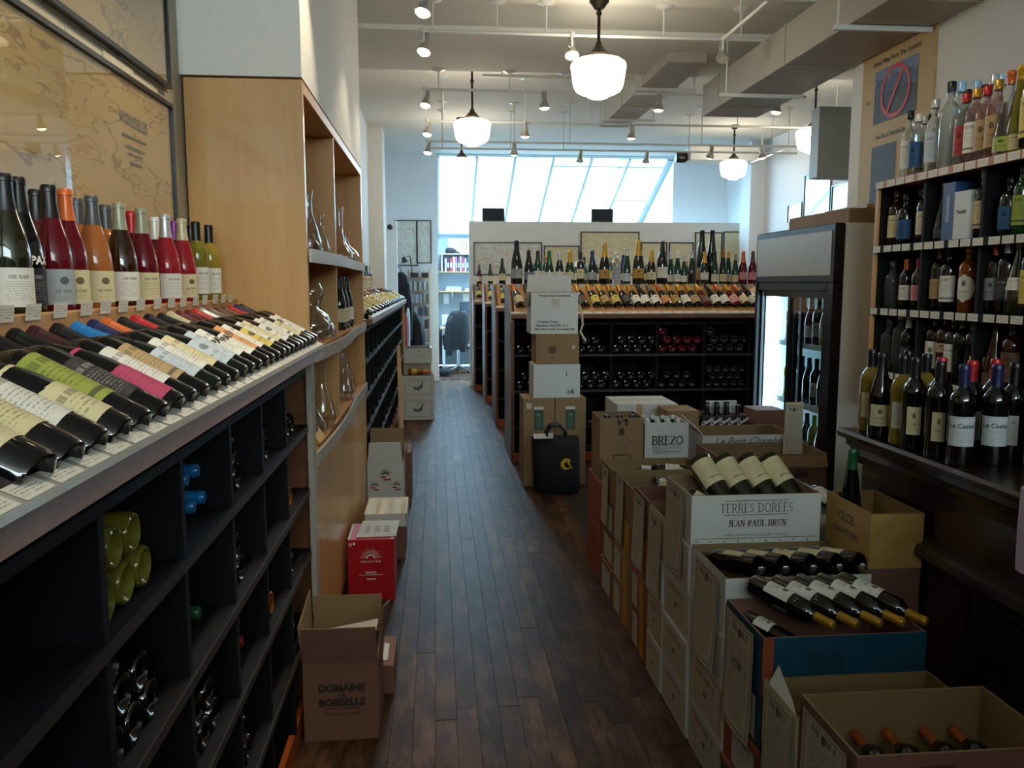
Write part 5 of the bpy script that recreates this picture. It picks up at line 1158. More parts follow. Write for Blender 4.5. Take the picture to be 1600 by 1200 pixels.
bottle((.955, 3.08, .60), 'white labelled bottle end showing in the cream carton with a sign', 'bordeaux', 'black', 'black', 'white', d=(1, .2, .02), face=(0, -.5, 1), ang=80, span=(.01, .17), s=.9)

# ================================================================== CARTON TOWER AND TOTE BAG IN FRONT OF THE NEAREST RACK
YT = 6.45
def tower(label, x0, x1, z0, z1, m, dep=.30, **k): return carton(label, x0, x1, YT, YT+dep, z0, z1, m, **k)
t1 = tower('brown carton at the lower left of the tower, behind the tote bag', .675, .925, 0, .345, M_kraft, seam=False); t2 = tower('brown carton at the lower right of the tower, beside the tote bag', .93, 1.18, 0, .345, M_kraft, seam=False)
t3 = tower('brown carton with a green label, left one of the middle pair', .675, .925, .346, .715, M_kraft, seam=False); t4 = tower('brown carton with a green label, right one of the middle pair', .93, 1.18, .346, .715, M_kraft, seam=False)
M_green_lab = paper('green_wine_label', '#2c4a3d', '#8ba08f', 7, .7, .1, .2, head=.1, band=(.86, .99, '#c5c5ba'))
for o, x in ((t3, .80), (t4, 1.055)): print_sheet(o, 'green_label', (x, YT, .555), '-y', .075, .19, M_green_lab, off=.0015)
print_sheet(t3, 'paper_sticker', (.72, YT, .655), '-y', .04, .045, M_white_label, off=.0015)
t5 = tower('plain white carton, third level of the tower', .755, 1.13, .716, .985, M_white_card, seam=False); letter(t5, text_polys('o&', .05, .002), (1.055, YT, .765), '-y', M_ink_grey)
letter(t5, bars([(-.004, -.02, .004, .02)]), (1.02, YT, .91), '-y', M_ink_grey)
t6 = tower('kraft carton with a dark seal print, fourth level of the tower', .775, 1.12, .986, 1.225, M_kraft, seam=False)
sd = MB().lathe([(.0, 0), (.032, 0), (.032, .001), (0, .001)], 20, M=Matrix.Translation((.905, YT-.0002, 1.10)) @ Matrix.Rotation(R(90), 4, 'X')); sd.build('seal_print', plain('brown_print', '#5d3223', .6), t6)
letter(t6, bars([(-.05+.016*i, -.05, -.044+.016*i, .045) for i in range(6)]), (1.0, YT, 1.10), '-y', plain('ochre_print', '#8b6a2c', .6)); print_sheet(t6, 'paper_sticker', (1.075, YT, 1.12), '-y', .025, .03, M_white_label, off=.0015)
t7 = tower('white glassware carton topping the tower, back flap raised', .735, 1.108, 1.226, 1.552, M_white_card, open_top=True, dep=.32)
flap(t7, [(.735, YT+.315, 1.552), (1.108, YT+.315, 1.552), (1.10, YT+.33, 1.69), (.745, YT+.33, 1.69)], M_white_card, .005)
flap(t7, [(.735, YT+.01, 1.552), (.735, YT+.31, 1.552), (.71, YT+.31, 1.44), (.715, YT+.01, 1.45)], M_kraft, .004)
flap(t7, [(1.108, YT+.01, 1.55), (1.108, YT+.3, 1.55), (1.15, YT+.3, 1.45), (1.135, YT+.01, 1.46)], M_white_card, .004)
letter(t7, text_polys('Product from Scandinavia', .024, .0006), (.925, YT, 1.525), '-y', M_ink); print_sheet(t7, 'paper_sticker', (.93, YT, 1.465), '-y', .075, .07, M_white_label, off=.0015)
letter(t7, text_polys('12 Pieces/1 Color', .023, .0006), (.865, YT, 1.32), '-y', M_ink); letter(t7, text_polys('Glassware / Set (AY2 - 5...)', .023, .0006), (.90, YT, 1.292), '-y', M_ink); letter(t7, text_polys('100% CHINA COLOR 1 & 2 Bottles/1,7000', .018, .0006), (.92, YT, 1.262), '-y', M_ink)
MB().tube([(1.115, YT+.05, 1.46), (1.14, YT+.0, 1.38), (1.145, YT-.01, 1.30), (1.128, YT, 1.24), (1.17, YT-.01, 1.17)], .009, 8).build('loose_tape', M_cream_card, t7)
# tote
TB = thing('tote_bag', 'black tote bag with a yellow emblem standing before the carton tower', 'bag', (.915, 6.25, 0))
def rr(cx_, cy_, a, b, z, n=20, p=3.0): return [(cx_+a*math.copysign(abs(math.cos(t))**(2/p), math.cos(t)), cy_+b*math.copysign(abs(math.sin(t))**(2/p), math.sin(t)), z) for t in [2*math.pi*i/n for i in range(n)]]
MB().loft([rr(.925, 6.28, .165, .07, .0), rr(.925, 6.28, .18, .085, .02), rr(.92, 6.28, .183, .085, .15), rr(.915, 6.285, .187, .08, .30), rr(.91, 6.29, .187, .065, .42), rr(.91, 6.295, .185, .05, .435)]).build('bag_body', plain('black_canvas', '#0a0a0b', .8, bump=.1, vscale=60), TB, smooth=50)
for dy in (-.045, .035): MB().tube([(.85+.0, 6.29+dy, .40), (.835, 6.28+dy, .47), (.87, 6.275+dy, .53), (.93, 6.275+dy, .535), (.985, 6.28+dy, .48), (.99, 6.29+dy, .41)], .011, 8).build('handle', M_black_plastic, TB)
em = MB(); pts = [(.045*math.cos(R(a)), .045*math.sin(R(a)), .024*math.cos(R(a))+.008, .024*math.sin(R(a))-.006) for a in range(40, 341, 15)]
em.add([(.985+a, 6.1955, .235+b) for a, b, c, d in pts]+[(.985+c, 6.1955, .235+d) for a, b, c, d in pts], [(i, i+1, len(pts)+i+1, len(pts)+i) for i in range(len(pts)-1)]); em.build('yellow_emblem', plain('yellow_emblem_ink', '#d2ae1d', .6), TB)
em = MB(); em.add([(1.02, 6.1955, .20), (1.035, 6.1955, .205), (1.0, 6.1955, .255), (.99, 6.1955, .245)], [(0, 1, 2, 3)]); em.build('yellow_emblem', MATS['yellow_emblem_ink'], TB)
pp = MB().sheet([(.73, 6.20, .437), (.88, 6.20, .437), (.90, 6.32, .455), (.74, 6.32, .45)], .003).build('paper_sheet', plain('white_paper', '#c9ccce', .6)); tag(pp, 'white paper sheet lying in the mouth of the black tote bag', 'paper')

# ================================================================== CARTONS ALONG THE LEFT SIDE OF THE AISLE
BO = carton('open brown carton with raised flaps on the floor at the counter end', -.485, -.222, 2.82, 3.085, 0, .295, M_kraft_dark, open_top=True)
flap(BO, [(-.485, 2.822, .294), (-.222, 2.822, .294), (-.225, 2.79, .432), (-.482, 2.79, .432)], M_kraft_dark, .005)
flap(BO, [(-.222, 2.83, .294), (-.222, 3.075, .294), (-.195, 3.075, .415), (-.20, 2.80, .50)], M_kraft_dark, .005)
flap(BO, [(-.485, 3.075, .294), (-.485, 2.83, .294), (-.49, 2.80, .43), (-.485, 3.05, .475)], M_kraft_in, .005)
flap(BO, [(-.222, 3.085, .294), (-.485, 3.085, .294), (-.48, 3.10, .43), (-.225, 3.10, .43)], M_kraft_in, .005)
MB().box(-.37, -.34, 2.800, 2.806, .315, .321).build('staple', M_chrome, BO)
M_faint = plain('faint_brown_ink', '#33261f', .7)
letter(BO, text_polys('DOMAINE', .036, .002), (-.35, 2.82, .195), '-y', M_faint); letter(BO, text_polys('DE', .02, .001), (-.35, 2.82, .168), '-y', M_faint); letter(BO, text_polys('BOISSELLE', .036, .002), (-.35, 2.82, .142), '-y', M_faint); letter(BO, bars([(-.06, -.012, .06, -.009), (-.06, .009, .06, .012), (-.06, -.009, -.057, .009), (.057, -.009, .06, .009)]), (-.35, 2.82, .11), '-y', M_faint)
fp = MB().sheet([(-.44, 2.86, .30), (-.24, 2.86, .33), (-.235, 3.06, .345), (-.43, 3.06, .31)], .004).build('packing_paper', plain('packing_white', '#c9c6bd', .7)); tag(fp, 'crumpled white packing paper inside the open brown carton', 'paper')
B2 = carton('small low brown carton behind the open one, paper slip on it', -.240, -.185, 3.14, 3.42, 0, .12, M_kraft_dark)
slp = MB().sheet([(-.232, 3.18, .121), (-.212, 3.18, .121), (-.212, 3.33, .121), (-.232, 3.34, .121)], .004).build('paper_slip', MATS['white_paper']); tag(slp, 'narrow white paper slip on the small low brown carton', 'paper')
RB = carton('glossy red carton with a white sunburst emblem by the cabinet foot', -.467, -.232, 4.13, 4.42, 0, .325, M_red_card, seam=False)
sun = []
for i in range(11):
    a = R(8+164*i/10); sun.append((a, .03, .058 if i % 2 == 0 else .05))
vs, fs = [], []
for a, r0, r1 in sun:
    o = len(vs); wv = .0022; d = Vector((math.cos(a), math.sin(a), 0)); n = Vector((-d.y, d.x, 0)); vs += [d*r0-n*wv, d*r1-n*wv*.3, d*r1+n*wv*.3, d*r0+n*wv]; fs.append((o, o+1, o+2, o+3))
for k in range(10):
    a0, a1 = R(k*18), R(k*18+18); o = len(vs); vs += [Vector((.016*math.cos(a0), .016*math.sin(a0), 0)), Vector((.024*math.cos(a0), .024*math.sin(a0), 0)), Vector((.024*math.cos(a1), .024*math.sin(a1), 0)), Vector((.016*math.cos(a1), .016*math.sin(a1), 0))]; fs.append((o, o+1, o+2, o+3))
letter(RB, (vs, fs), (-.35, 4.13, .225), '-y', M_ink_white, name='sunburst_emblem')
letter(RB, text_polys('B A L E S T R O', .015, .0004), (-.35, 4.13, .208), '-y', M_ink_white); letter(RB, text_polys('VINHO', .017, .0006), (-.35, 4.13, .15), '-y', M_ink_white); letter(RB, bars([(-.06, 0, .06, .003), (-.022, -.024, .022, -.017)]), (-.35, 4.13, .137), '-y', M_ink_white); letter(RB, bars([(-.012, -.008, -.008, .008), (-.004, -.008, 0, .008), (.006, -.002, .018, .01)]), (-.445, 4.13, .30), '-y', M_ink_white)
MB().box(-.466, -.456, 4.14, 4.41, .325, .3265).build('white_edge', M_white_card, RB); MB().box(-.245, -.233, 4.135, 4.16, .325, .3265).build('white_edge', M_white_card, RB)
ps = MB(); ps.sheet([(-.425, 4.155, .3275), (-.222, 4.165, .3275), (-.215, 4.45, .3275), (-.415, 4.45, .3275)], .003); o = ps.build('leaflet', plain('grey_white_paper', '#bdbbb3', .6)); tag(o, 'white printed leaflet lying on top of the red carton', 'paper')
letter(o, bars([(-.07+.05*i, -.06+.04*j, -.04+.05*i, -.045+.04*j) for i in range(3) for j in range(3)]), (-.32, 4.30, .3305), 'z', M_ink_grey)
carton('plain brown carton under the white foam tray', -.42, -.20, 4.76, 5.10, 0, .205, M_kraft_dark)
st_ = MB(); x0, x1, y0, y1 = -.435, -.19, 4.74, 5.12
n = 18
def hz(u, v):
    d = 0.0
    for c in (.2, .5, .8):
        d = max(d, math.exp(-((u-c)/.11)**2)*(1 if v < .55 else max(.25, 1-(v-.55)*2)))
    return d
st_.patch(lambda u, v: Vector((x0+(x1-x0)*u, y0+(y1-y0)*v, .285-.035*hz(u, v)*(0 if u in (0, 1) or v in (0, 1) else 1))), n, n)
st_.box(x0, x1, y0, y1, .206, .284-.04); st_.prism([(x0, .244), (x1, .244), (x1, .285), (x0, .285)], 'y', y0, y0+.004); st_.prism([(x0, .244), (x1, .244), (x1, .285), (x0, .285)], 'y', y1-.004, y1)
st_.prism([(y0, .244), (y1, .244), (y1, .285), (y0, .285)], 'x', x0, x0+.004); st_.prism([(y0, .244), (y1, .244), (y1, .285), (y0, .285)], 'x', x1-.004, x1)
o = st_.build('foam_tray', plain('white_foam', '#d8d6cb', .8)); tag(o, 'white foam bottle tray with moulded hollows on a brown carton', 'tray')
WO = carton('open white carton printed with small figures, front flap standing up', -.482, -.238, 5.55, 5.85, 0, .42, M_white_card, open_top=True)
flap(WO, [(-.478, 5.552, .418), (-.242, 5.552, .418), (-.255, 5.54, .555), (-.465, 5.54, .555)], M_white_card, .005)
flap(WO, [(-.238, 5.84, .418), (-.482, 5.84, .418), (-.48, 5.86, .60), (-.245, 5.86, .60)], M_kraft, .005)
flap(WO, [(-.238, 5.56, .418), (-.238, 5.84, .418), (-.205, 5.84, .52), (-.21, 5.56, .50)], M_kraft, .005)
for (x, z, s) in ((-.435, .25, .036), (-.285, .25, .038), (-.36, .325, .046)):
    vs, fs = [], []
    for i in range(7):
        a = R(25+i*22); o_ = len(vs); d = Vector((math.cos(a), math.sin(a), 0)); n_ = Vector((-d.y, d.x, 0))*.1; vs += [d*.25*s-n_*s, d*s-n_*s*.4, d*s+n_*s*.4, d*.25*s+n_*s]; fs.append((o_, o_+1, o_+2, o_+3))
    letter(WO, (vs, fs), (x, 5.55, z), '-y', M_ink_grey, name='printed_figure'); letter(WO, bars([(-s*.8, -s*.35, s*.1, -s*.1), (-s*.3, -s*.75, s*.8, -s*.5)]), (x, 5.55, z), '-y', plain('red_line_ink', '#a3262c', .6), name='printed_ribbon')
carton('brown carton standing behind the open white one', -.47, -.20, 5.95, 6.3, 0, .40, M_kraft_dark)
# white carton pile farther along
W1 = carton('white wine carton with a bird print, bottom of the far left pile', -.428, -.04, 9.82, 10.1, 0, .27, M_white_card, seam=False); W2 = carton('white wine carton with a bird print, second in the far left pile', -.428, -.038, 9.82, 10.1, .271, .532, M_white_card, open_top=True, inner=M_cream_card)
for o, z in ((W1, .135), (W2, .40)):
    letter(o, bars([(-.155, -.095, .155, -.091), (-.155, .091, .155, .095), (-.155, -.091, -.151, .091), (.151, -.091, .155, .091)]), (-.233, 9.82, z), '-y', M_ink_grey)
    bird = [Vector(p+(0,)) for p in ((-.075, .0), (-.05, -.035), (.0, -.045), (.04, -.02), (.055, .04), (.045, .06), (.03, .03), (.0, .0), (-.03, -.01), (-.05, .005))]
    letter(o, (bird, [tuple(range(len(bird)))]), (-.225, 9.82, z), '-y', M_ink_grey, name='bird_print'); letter(o, text_polys('Domaine', .028, .0006, .2), (-.2, 9.82, z+.065), '-y', M_ink_grey)
W3 = carton('white wine carton, third in the far left pile, behind a lying bottle', -.40, -.075, 9.93, 10.2, .533, .672, M_cream_card, seam=False); W4 = carton('white carton with grey capitals topping the far left pile', -.395, -.065, 9.88, 10.2, .673, .86, M_white_card, seam=False)
letter(W4, serif_polys('CONTI', .04, .1), (-.225, 9.88, .755), '-y', M_ink_grey); letter(W4, text_polys('*', .07, .002), (-.225, 9.88, .80), '-y', M_ink_grey)
flap(W4, [(-.385, 9.885, .861), (-.085, 9.885, .861), (-.09, 9.86, .885), (-.38, 9.86, .885)], M_white_card, .004)
bottle((-.345, 9.865, .575), 'yellow labelled sparkling bottle with orange foil lying on the white carton pile', 'champagne', 'amber', 'orange', 'yellow', 0, d=(1, 0, 0), face=(0, -1, .2), s=.86, ang=80)
bd = MB().sheet([(-.43, 9.15, 0), (-.38, 9.15, 0), (-.41, 9.3, .93), (-.45, 9.3, .93)], .02).build('wooden_plank', M_birch); tag(bd, 'pale narrow board leaning on the far left counter by the white cartons', 'board')
# ================================================================== CEILING: lamps, tracks, ducts
GP = [(0, 0), (.04, .003), (.065, .012), (.085, .026), (.115, .036), (.145, .052), (.158, .072), (.165, .10), (.178, .185), (.181, .212), (.176, .226), (.15, .244), (.08, .262), (.06, .266), (.055, .285), (0, .285)]
glb = MB().lathe(GP, 32).mesh('glass_globe', M_glow, smooth=60)
def pendant(x, y, zc, zceil, where):
    z0 = zc-.135
    o = thing('pendant_lamp', 'white schoolhouse globe lamp on a dark stem, '+where, 'lamp', (x, y, z0), group=None)
    sub('glass_globe', glb, o)
    f = MB().lathe([(.0, .262), (.066, .262), (.072, .28), (.05, .305), (.026, .33), (.016, .36), (0, .36)], 20, M=Matrix.Translation((x, y, z0))); f.build('fitter_cap', M_bronze, o, smooth=50)
    MB().tube([(x, y, z0+.34), (x, y, zceil-.02)], .011, 10).build('stem', M_bronze, o)
    zm = (z0+.34+zceil)/2
    MB().lathe([(0, 0), (.016, 0), (.019, .012), (.016, .024), (0, .024)], 12, M=Matrix.Translation((x, y, zm+.05))).build('stem_joint', M_bronze, o)
    MB().lathe([(0, -.05), (.03, -.05), (.045, -.03), (.065, -.006), (.065, 0), (0, 0)], 20, M=Matrix.Translation((x, y, zceil))).build('canopy', M_bronze, o)
pendant(1.069, 5.53, 2.955, ZC-.035, 'nearest and largest looking')
pendant(.364, 8.29, 3.083, ZF, 'second back, over the aisle')
pendant(3.995, 11.06, 3.14, ZF, 'far right, above the cooler')
pendant(3.831, 8.3, 3.06, ZF, 'half hidden by the grey box')
pendant(.34, 10.9, 3.09, ZF, 'farthest back, against the bright skylight')
# ceiling conduits that carry the spot lamps
def pipe(label, a, b, r=.0125, rods=(), zc=ZF):
    o = thing('track_pipe', label, 'pipe', a)
    MB().tube([a, b], r, 8).build('conduit', M_white_metal, o)
    for t in rods:
        p = Vector(a).lerp(Vector(b), t); MB().tube([p, (p.x, p.y, zc-.004)], .006, 6).build('drop_rod', M_white_metal, o)
        MB().lathe([(0, -.02), (.02, -.02), (.06, -.004), (.06, 0), (0, 0)], 14, M=Matrix.Translation((p.x, p.y, zc))).build('ceiling_plate', M_white_metal, o)
rows = [(4.9, ZC, 2.25), (5.7, ZC, 2.25), (7.35, ZC-.035, 3.3), (8.75, ZF, 4.6), (9.95, ZF, 4.6), (10.45, ZF, 4.6)]
names = ['nearest the camera', 'second from the camera', 'at the ceiling step', 'fourth back', 'fifth back', 'farthest, before the skylight']
for (y, zc, xe), nm in zip(rows, names):
    pipe('white conduit crossing the ceiling for spot lamps, '+nm, (-.10, y, 3.27), (xe, y, 3.27), rods=(.04, .22, .36, .7, .93), zc=zc)
pipe('white conduit along the right duct, running towards the back', (1.96, 2.6, 3.27), (1.96, 5.69, 3.27), rods=(.1, .5, .9), zc=ZC)
pipe('grey conduit over the second pendant, close under the ceiling', (.45, 8.0, 3.55), (2.3, 8.0, 3.55), r=.016, rods=(.1, .9))
pipe('slim conduit sloping along the far right ceiling', (4.4, 7.6, 3.30), (4.4, 11.5, 3.30), rods=(.1, .5, .9))
# spot lamps
sp_can = MB().lathe([(0, .13), (.018, .13), (.024, .10), (.026, .05), (.034, .03), (.046, .004), (.050, 0), (.050, -.006), (.044, -.006), (.036, .01), (0, .012)], 18).mesh('lamp_housing', plain('spot_housing', '#a9a59c', .3, metal=.4), smooth=40)
sp_bulb = MB().lathe([(0, -.026), (.028, -.021), (.042, -.009), (.044, .002), (0, .004)], 16).mesh('lamp_face', M_bulb, smooth=30)
sp_off = MB().lathe([(0, -.004), (.042, -.004), (.042, .004), (0, .004)], 16).mesh('lamp_face', plain('unlit_lamp_face', '#cfcabb', .3), smooth=30)
def spot(x, y, aim, where, lit=True, z=3.27, power=1.0, angle=75):
    o = thing('spot_lamp', 'small white metal spot lamp on a conduit, '+where, 'lamp', (x, y, z-.17), group=None)
    MB().tube([(x, y, z-.01), (x, y, z-.085)], .008, 8).build('stem', M_white_metal, o)
    MB().lathe([(0, -.012), (.02, -.012), (.02, .016), (0, .016)], 10, M=Matrix.Translation((x, y, z))).build('clamp', M_white_metal, o)
    d = (Vector(aim)-Vector((x, y, z-.15))).normalized(); up = -d
    xx = up.orthogonal().normalized(); yy = up.cross(xx)
    L = Matrix(((xx.x, yy.x, up.x, 0), (xx.y, yy.y, up.y, 0), (xx.z, yy.z, up.z, .04), (0, 0, 0, 1)))
    sub('lamp_housing', sp_can, o, L); sub('lamp_face', sp_bulb if lit else sp_off, o, L)
    yk = MB(); pv = Vector((x, y, z-.085)); c = ORG[o.name] @ L @ Vector((0, 0, .06))
    for s in (-1, 1): yk.tube([pv, pv+xx*.04*s+Vector((0, 0, -.01)), c+xx*.036*s], .004, 6)
    yk.build('yoke', M_white_metal, o)
    if lit:
        l = bpy.data.lights.new('spot_beam', 'SPOT'); l.energy = SPOT_W*power; l.spot_size = R(angle); l.spot_blend = .6; l.shadow_soft_size = .045; l.color = (1, .86, .62)
        b = bpy.data.objects.new('spot_beam', l); COL.objects.link(b); b.parent = o; b.matrix_local = L @ Matrix.Translation((0, 0, -.02))
heads = [(-.06, 4.9, (-.75, 4.3, 1.3), 'first in the left line'), (-.066, 5.7, (-.7, 5.0, 1.3), 'second in the left line'), (-.078, 7.35, (-.6, 7.0, 1.4), 'third in the left line'), (-.078, 8.75, (-.6, 8.6, 1.4), 'fourth in the left line'), (-.086, 9.95, (-.6, 9.9, 1.4), 'last in the left line'),
 (.95, 7.35, (1.1, 7.9, 1.5), 'right of the second pendant'), (.93, 8.75, (1.0, 9.7, 1.5), 'below the grey conduit'), (1.96, 7.35, (1.9, 7.8, 1.5), 'in front of the middle duct'), (2.05, 8.75, (2.0, 9.6, 1.5), 'under the end of the middle duct'), (3.03, 7.35, (2.6, 7.7, 1.5), 'right, under the long duct'),
 (.93, 9.95, (1.0, 11.6, 1.5), 'left one against the skylight'), (2.64, 10.45, (2.6, 12.9, 2.0), 'middle one against the skylight'), (1.8, 10.45, (1.8, 12.9, 2.0), 'small one against the skylight'), (3.3, 9.95, (3.3, 12.9, 2.0), 'left of the far right pendant'), (3.95, 9.95, (4.7, 10.5, 2.4), 'right of the far right pendant')]
for x, y, aim, nm in heads: spot(x, y, (x+(aim[0]-x)*.75, y+(aim[1]-y)*.55-(.0 if x > 0 else .35), .9), nm, power=2.5 if y > 10 else 1.0)
spot(.92, 5.7, (.9, 4.5, .6), 'unlit one beside the nearest pendant', lit=False); spot(1.96, 5.7, (1.7, 4.6, .6), 'unlit one beside the long duct', lit=False)
# lamps out of view over the near counters
spot(-.06, 1.4, (-.72, 1.5, 1.45), 'over the near left counter', power=2.0); spot(-.06, 2.3, (-.72, 2.4, 1.45), 'over the middle of the left counter', power=2.2); spot(-.06, 3.3, (-.75, 3.0, 1.5), 'over the far end of the left counter', power=2.0)
spot(1.2, 3.1, (2.3, 3.2, 2.0), 'facing the spirits shelf', power=.9)
pipe('white conduit over the counters, out of view above', (-.10, 1.4, 3.27), (1.9, 1.4, 3.27), rods=(.1, .9), zc=ZC)
pipe('second white conduit over the counters, out of view above', (-.10, 2.3, 3.27), (1.9, 2.3, 3.27), rods=(.1, .9), zc=ZC)
pipe('third white conduit over the counters, out of view above', (-.10, 3.3, 3.27), (1.9, 3.3, 3.27), rods=(.1, .9), zc=ZC)
# ducts
DU = thing('air_duct', 'long painted rectangular air duct along the right wall', 'duct', (2.55, 3, 3.05))
MB().box(2.31, XR-.002, .3, 7.2, 3.055, 3.315, b=.004).build('duct_run', M_duct, DU)
for y in (1.6, 2.9, 4.2, 5.5, 6.8): MB().box(2.305, XR-.001, y-.008, y+.008, 3.049, 3.32).build('flange', M_duct, DU)
MB().box(2.300, 2.309, 3.30, 3.95, 3.10, 3.27, b=.003).build('grille_frame', M_duct, DU)
for i in range(7): MB().box(2.298, 2.302, 3.33, 3.92, 3.112+.021*i, 3.122+.021*i).build('grille_slat', plain('dark_grille', '#3a3936', .5), DU)
for y in (4.62,):
    MB().box(2.22, XR-.001, y-.014, y+.014, 3.022, 3.05, b=.002).build('hanger_bar', M_white_metal, DU); MB().tube([(2.24, y, 3.03), (2.24, y, ZC)], .006, 6).build('hanger_rod', M_white_metal, DU)
for y in (6.3,):
    MB().box(2.15, XR-.001, y-.014, y+.014, 3.022, 3.05, b=.002).build('hanger_bar', M_white_metal, DU); MB().tube([(2.2, y, 3.03), (2.2, y, ZC)], .006, 6).build('hanger_rod', M_white_metal, DU)
D2 = thing('air_duct', 'middle painted air duct running to the back, right of the second pendant', 'duct', (2.0, 8.2, 3.12))
MB().box(1.84, 2.16, 6.65, 9.4, 3.36, 3.62, b=.004).build('duct_run', M_duct, D2)
MB().prism([(6.3, ZC-.03), (6.65, 3.36), (6.65, 3.62), (6.3, 3.62)], 'x', 1.84, 2.16)
for y in (7.45, 8.3, 9.2): MB().box(1.835, 2.165, y-.008, y+.008, 3.355, 3.625).build('flange', M_duct, D2)
MB().box(1.86, 2.14, 9.4, 9.41, 3.38, 3.60).build('end_grille', plain('dark_grille', '#3a3936', .5), D2)
for y in (7.5, 8.9):
    MB().box(1.76, 2.34, y-.012, y+.012, 3.33, 3.354).build('hanger_bar', M_white_metal, D2)
    for x in (1.78, 2.32): MB().tube([(x, y, 3.34), (x, y, ZF)], .005, 6).build('hanger_rod', M_white_metal, D2)
BXO = MB().box(3.27, XF-.002, 7.0, 7.16, 2.525, 3.12, b=.004).build('duct_casing', M_duct); tag(BXO, 'grey boxed duct casing hanging from the ceiling at the far right', 'duct')
D3 = thing('air_duct', 'small pale duct end with a dark motor near the far right pendant', 'duct', (4.2, 11.8, 3.3))
MB().box(3.6, XF-.23, 11.7, 12.1, 3.36, 3.55, b=.004).build('duct_run', M_white_metal, D3)
MB().lathe([(0, 0), (.07, 0), (.08, .03), (.08, .13), (.06, .16), (0, .16)], 16, M=Matrix.Translation((3.44, 11.9, 3.42)) @ Matrix.Rotation(R(90), 4, 'Y')).build('fan_motor', M_black_plastic, D3)
for x in (3.62, 4.5): MB().tube([(x, 11.9, 3.54), (x, 11.9, ZF)], .006, 6).build('hanger_rod', M_white_metal, D3)
# speakers on the partition, camera on its left wing
for i, (x, nm) in enumerate(((.89, 'left'), (2.605, 'right'))):
    s = thing('loudspeaker', 'dark square loudspeaker standing on the partition top, %s one of two' % nm, 'speaker', (x, 13.05, PZ+.0005))
    MB().box(x-.175, x+.175, 13.0, 13.11, PZ+.0005, PZ+.205, b=.006).build('cabinet_box', M_black_plastic, s)
    MB().box(x-.16, x+.16, 12.994, 13.0, PZ+.015, PZ+.19, b=.003).build('cloth_grille', plain('speaker_cloth', '#20242b', .8), s)
sc_ = thing('security_camera', 'small round dark camera mounted at the top of the left partition wing', 'camera', (-.70, 12.98, 2.46))
MB().lathe([(0, 0), (.05, 0), (.05, .012), (.02, .02), (0, .02)], 16, M=Matrix.Translation((-.70, 12.999, 2.50)) @ Matrix.Rotation(R(90), 4, 'X')).build('wall_plate', M_white_metal, sc_)
MB().lathe([(0, 0), (.03, .004), (.042, .03), (.042, .06), (.03, .075), (0, .08)], 16, M=Matrix.Translation((-.70, 12.98, 2.48)) @ Matrix.Rotation(R(90), 4, 'X')).build('lens_body', M_black_plastic, sc_, smooth=50)

# ================================================================== THE OFFICE BEYOND THE PARTITION
CS = thing('disc_shelf', 'tall narrow wooden shelf packed with disc cases in the office', 'shelf', (-.285, 13.68, 0))
MB().box(-.455, -.44, 13.60, 13.78, 0, 1.86).build('side_panel', M_birch, CS); MB().box(-.13, -.115, 13.60, 13.78, 0, 1.86).build('side_panel', M_birch, CS)
for i in range(9): MB().box(-.44, -.13, 13.60, 13.78, .06+i*.205, .075+i*.205).build('shelf_board', M_birch_x, CS)
rn = random.Random(9); cc = ['#7d8b97', '#c3ccd2', '#3c4a5a', '#93a9b8', '#b8b2a4', '#54616d', '#d6dde0', '#2c3440']; cn = ['grey', 'pale', 'dark blue', 'light blue', 'tan', 'slate', 'white', 'black']
for i in range(8):
    x = -.436; n = 0
    while x < -.15:
        w_ = rn.choice([.020, .024, .022]); c = rn.choice(cc)
        o = MB().box(x, x+w_-.0015, 13.62, 13.755, .0755+i*.205, .0755+i*.205+.128+rn.uniform(0, .03)).build('disc_case', plain('disc_case_'+c[1:], c, .35))
        tag(o, '%s disc case, %s from the left in the %s tier of the disc shelf' % (cn[cc.index(c)], nth(n), nth(i)), 'disc', 'disc cases on the office shelf'); x += w_; n += 1
for i, x in enumerate((-.40, -.24)):
    o = MB().box(x, x+.11, 13.63, 13.75, 1.7165, 1.795, b=.003).build('storage_box', plain('dark_storage_box', '#2d2a33', .5)); tag(o, 'dark little box on top of the disc shelf, %s one' % ('left', 'right')[i], 'box')
# coats
def wav(cx_, cy_, a, b, z, amp=.12, k=7, ph=0.0, n=28): return [(cx_+a*(1+amp*math.sin(k*t+ph))*math.cos(t), cy_+b*(1+amp*math.sin(k*t+ph))*math.sin(t), z) for t in [2*math.pi*i/n for i in range(n)]]
M_coat = plain('dark_grey_cloth', '#14161a', .9, var=.2, vscale=12); M_coat2 = plain('black_cloth', '#0a0a0d', .85, var=.2, vscale=12)
CT = thing('hanging_coat', 'long dark grey coat hanging behind the left partition wing', 'coat', (-.53, 13.3, .7))
MB().loft([wav(-.53, 13.3, .13, .09, .72, ph=.3), wav(-.53, 13.3, .135, .09, 1.0, ph=.1), wav(-.54, 13.3, .125, .085, 1.35), wav(-.55, 13.3, .115, .08, 1.62, .05), wav(-.555, 13.3, .10, .06, 1.74, .03), wav(-.555, 13.3, .04, .035, 1.80, .0)]).build('coat_body', M_coat, CT, smooth=70)
MB().loft([wav(-.43, 13.27, .045, .05, 1.0), wav(-.44, 13.28, .05, .055, 1.3), wav(-.47, 13.29, .05, .055, 1.6, .05), wav(-.50, 13.3, .03, .04, 1.72, 0)]).build('sleeve', M_coat, CT, smooth=70)
HK = MB().tube([(-.555, 13.3, 1.80), (-.555, 13.3, 1.86), (-.60, 13.25, 1.88), (-.64, 13.105, 1.86)], .007, 8).build('coat_hook', M_black_metal); tag(HK, 'bent dark coat hook on the back of the left partition wing', 'hook')
LM = thing('desk_lamp', 'black jointed lamp above the coat, clipped by the disc shelf', 'lamp', (-.42, 13.5, 1.75))
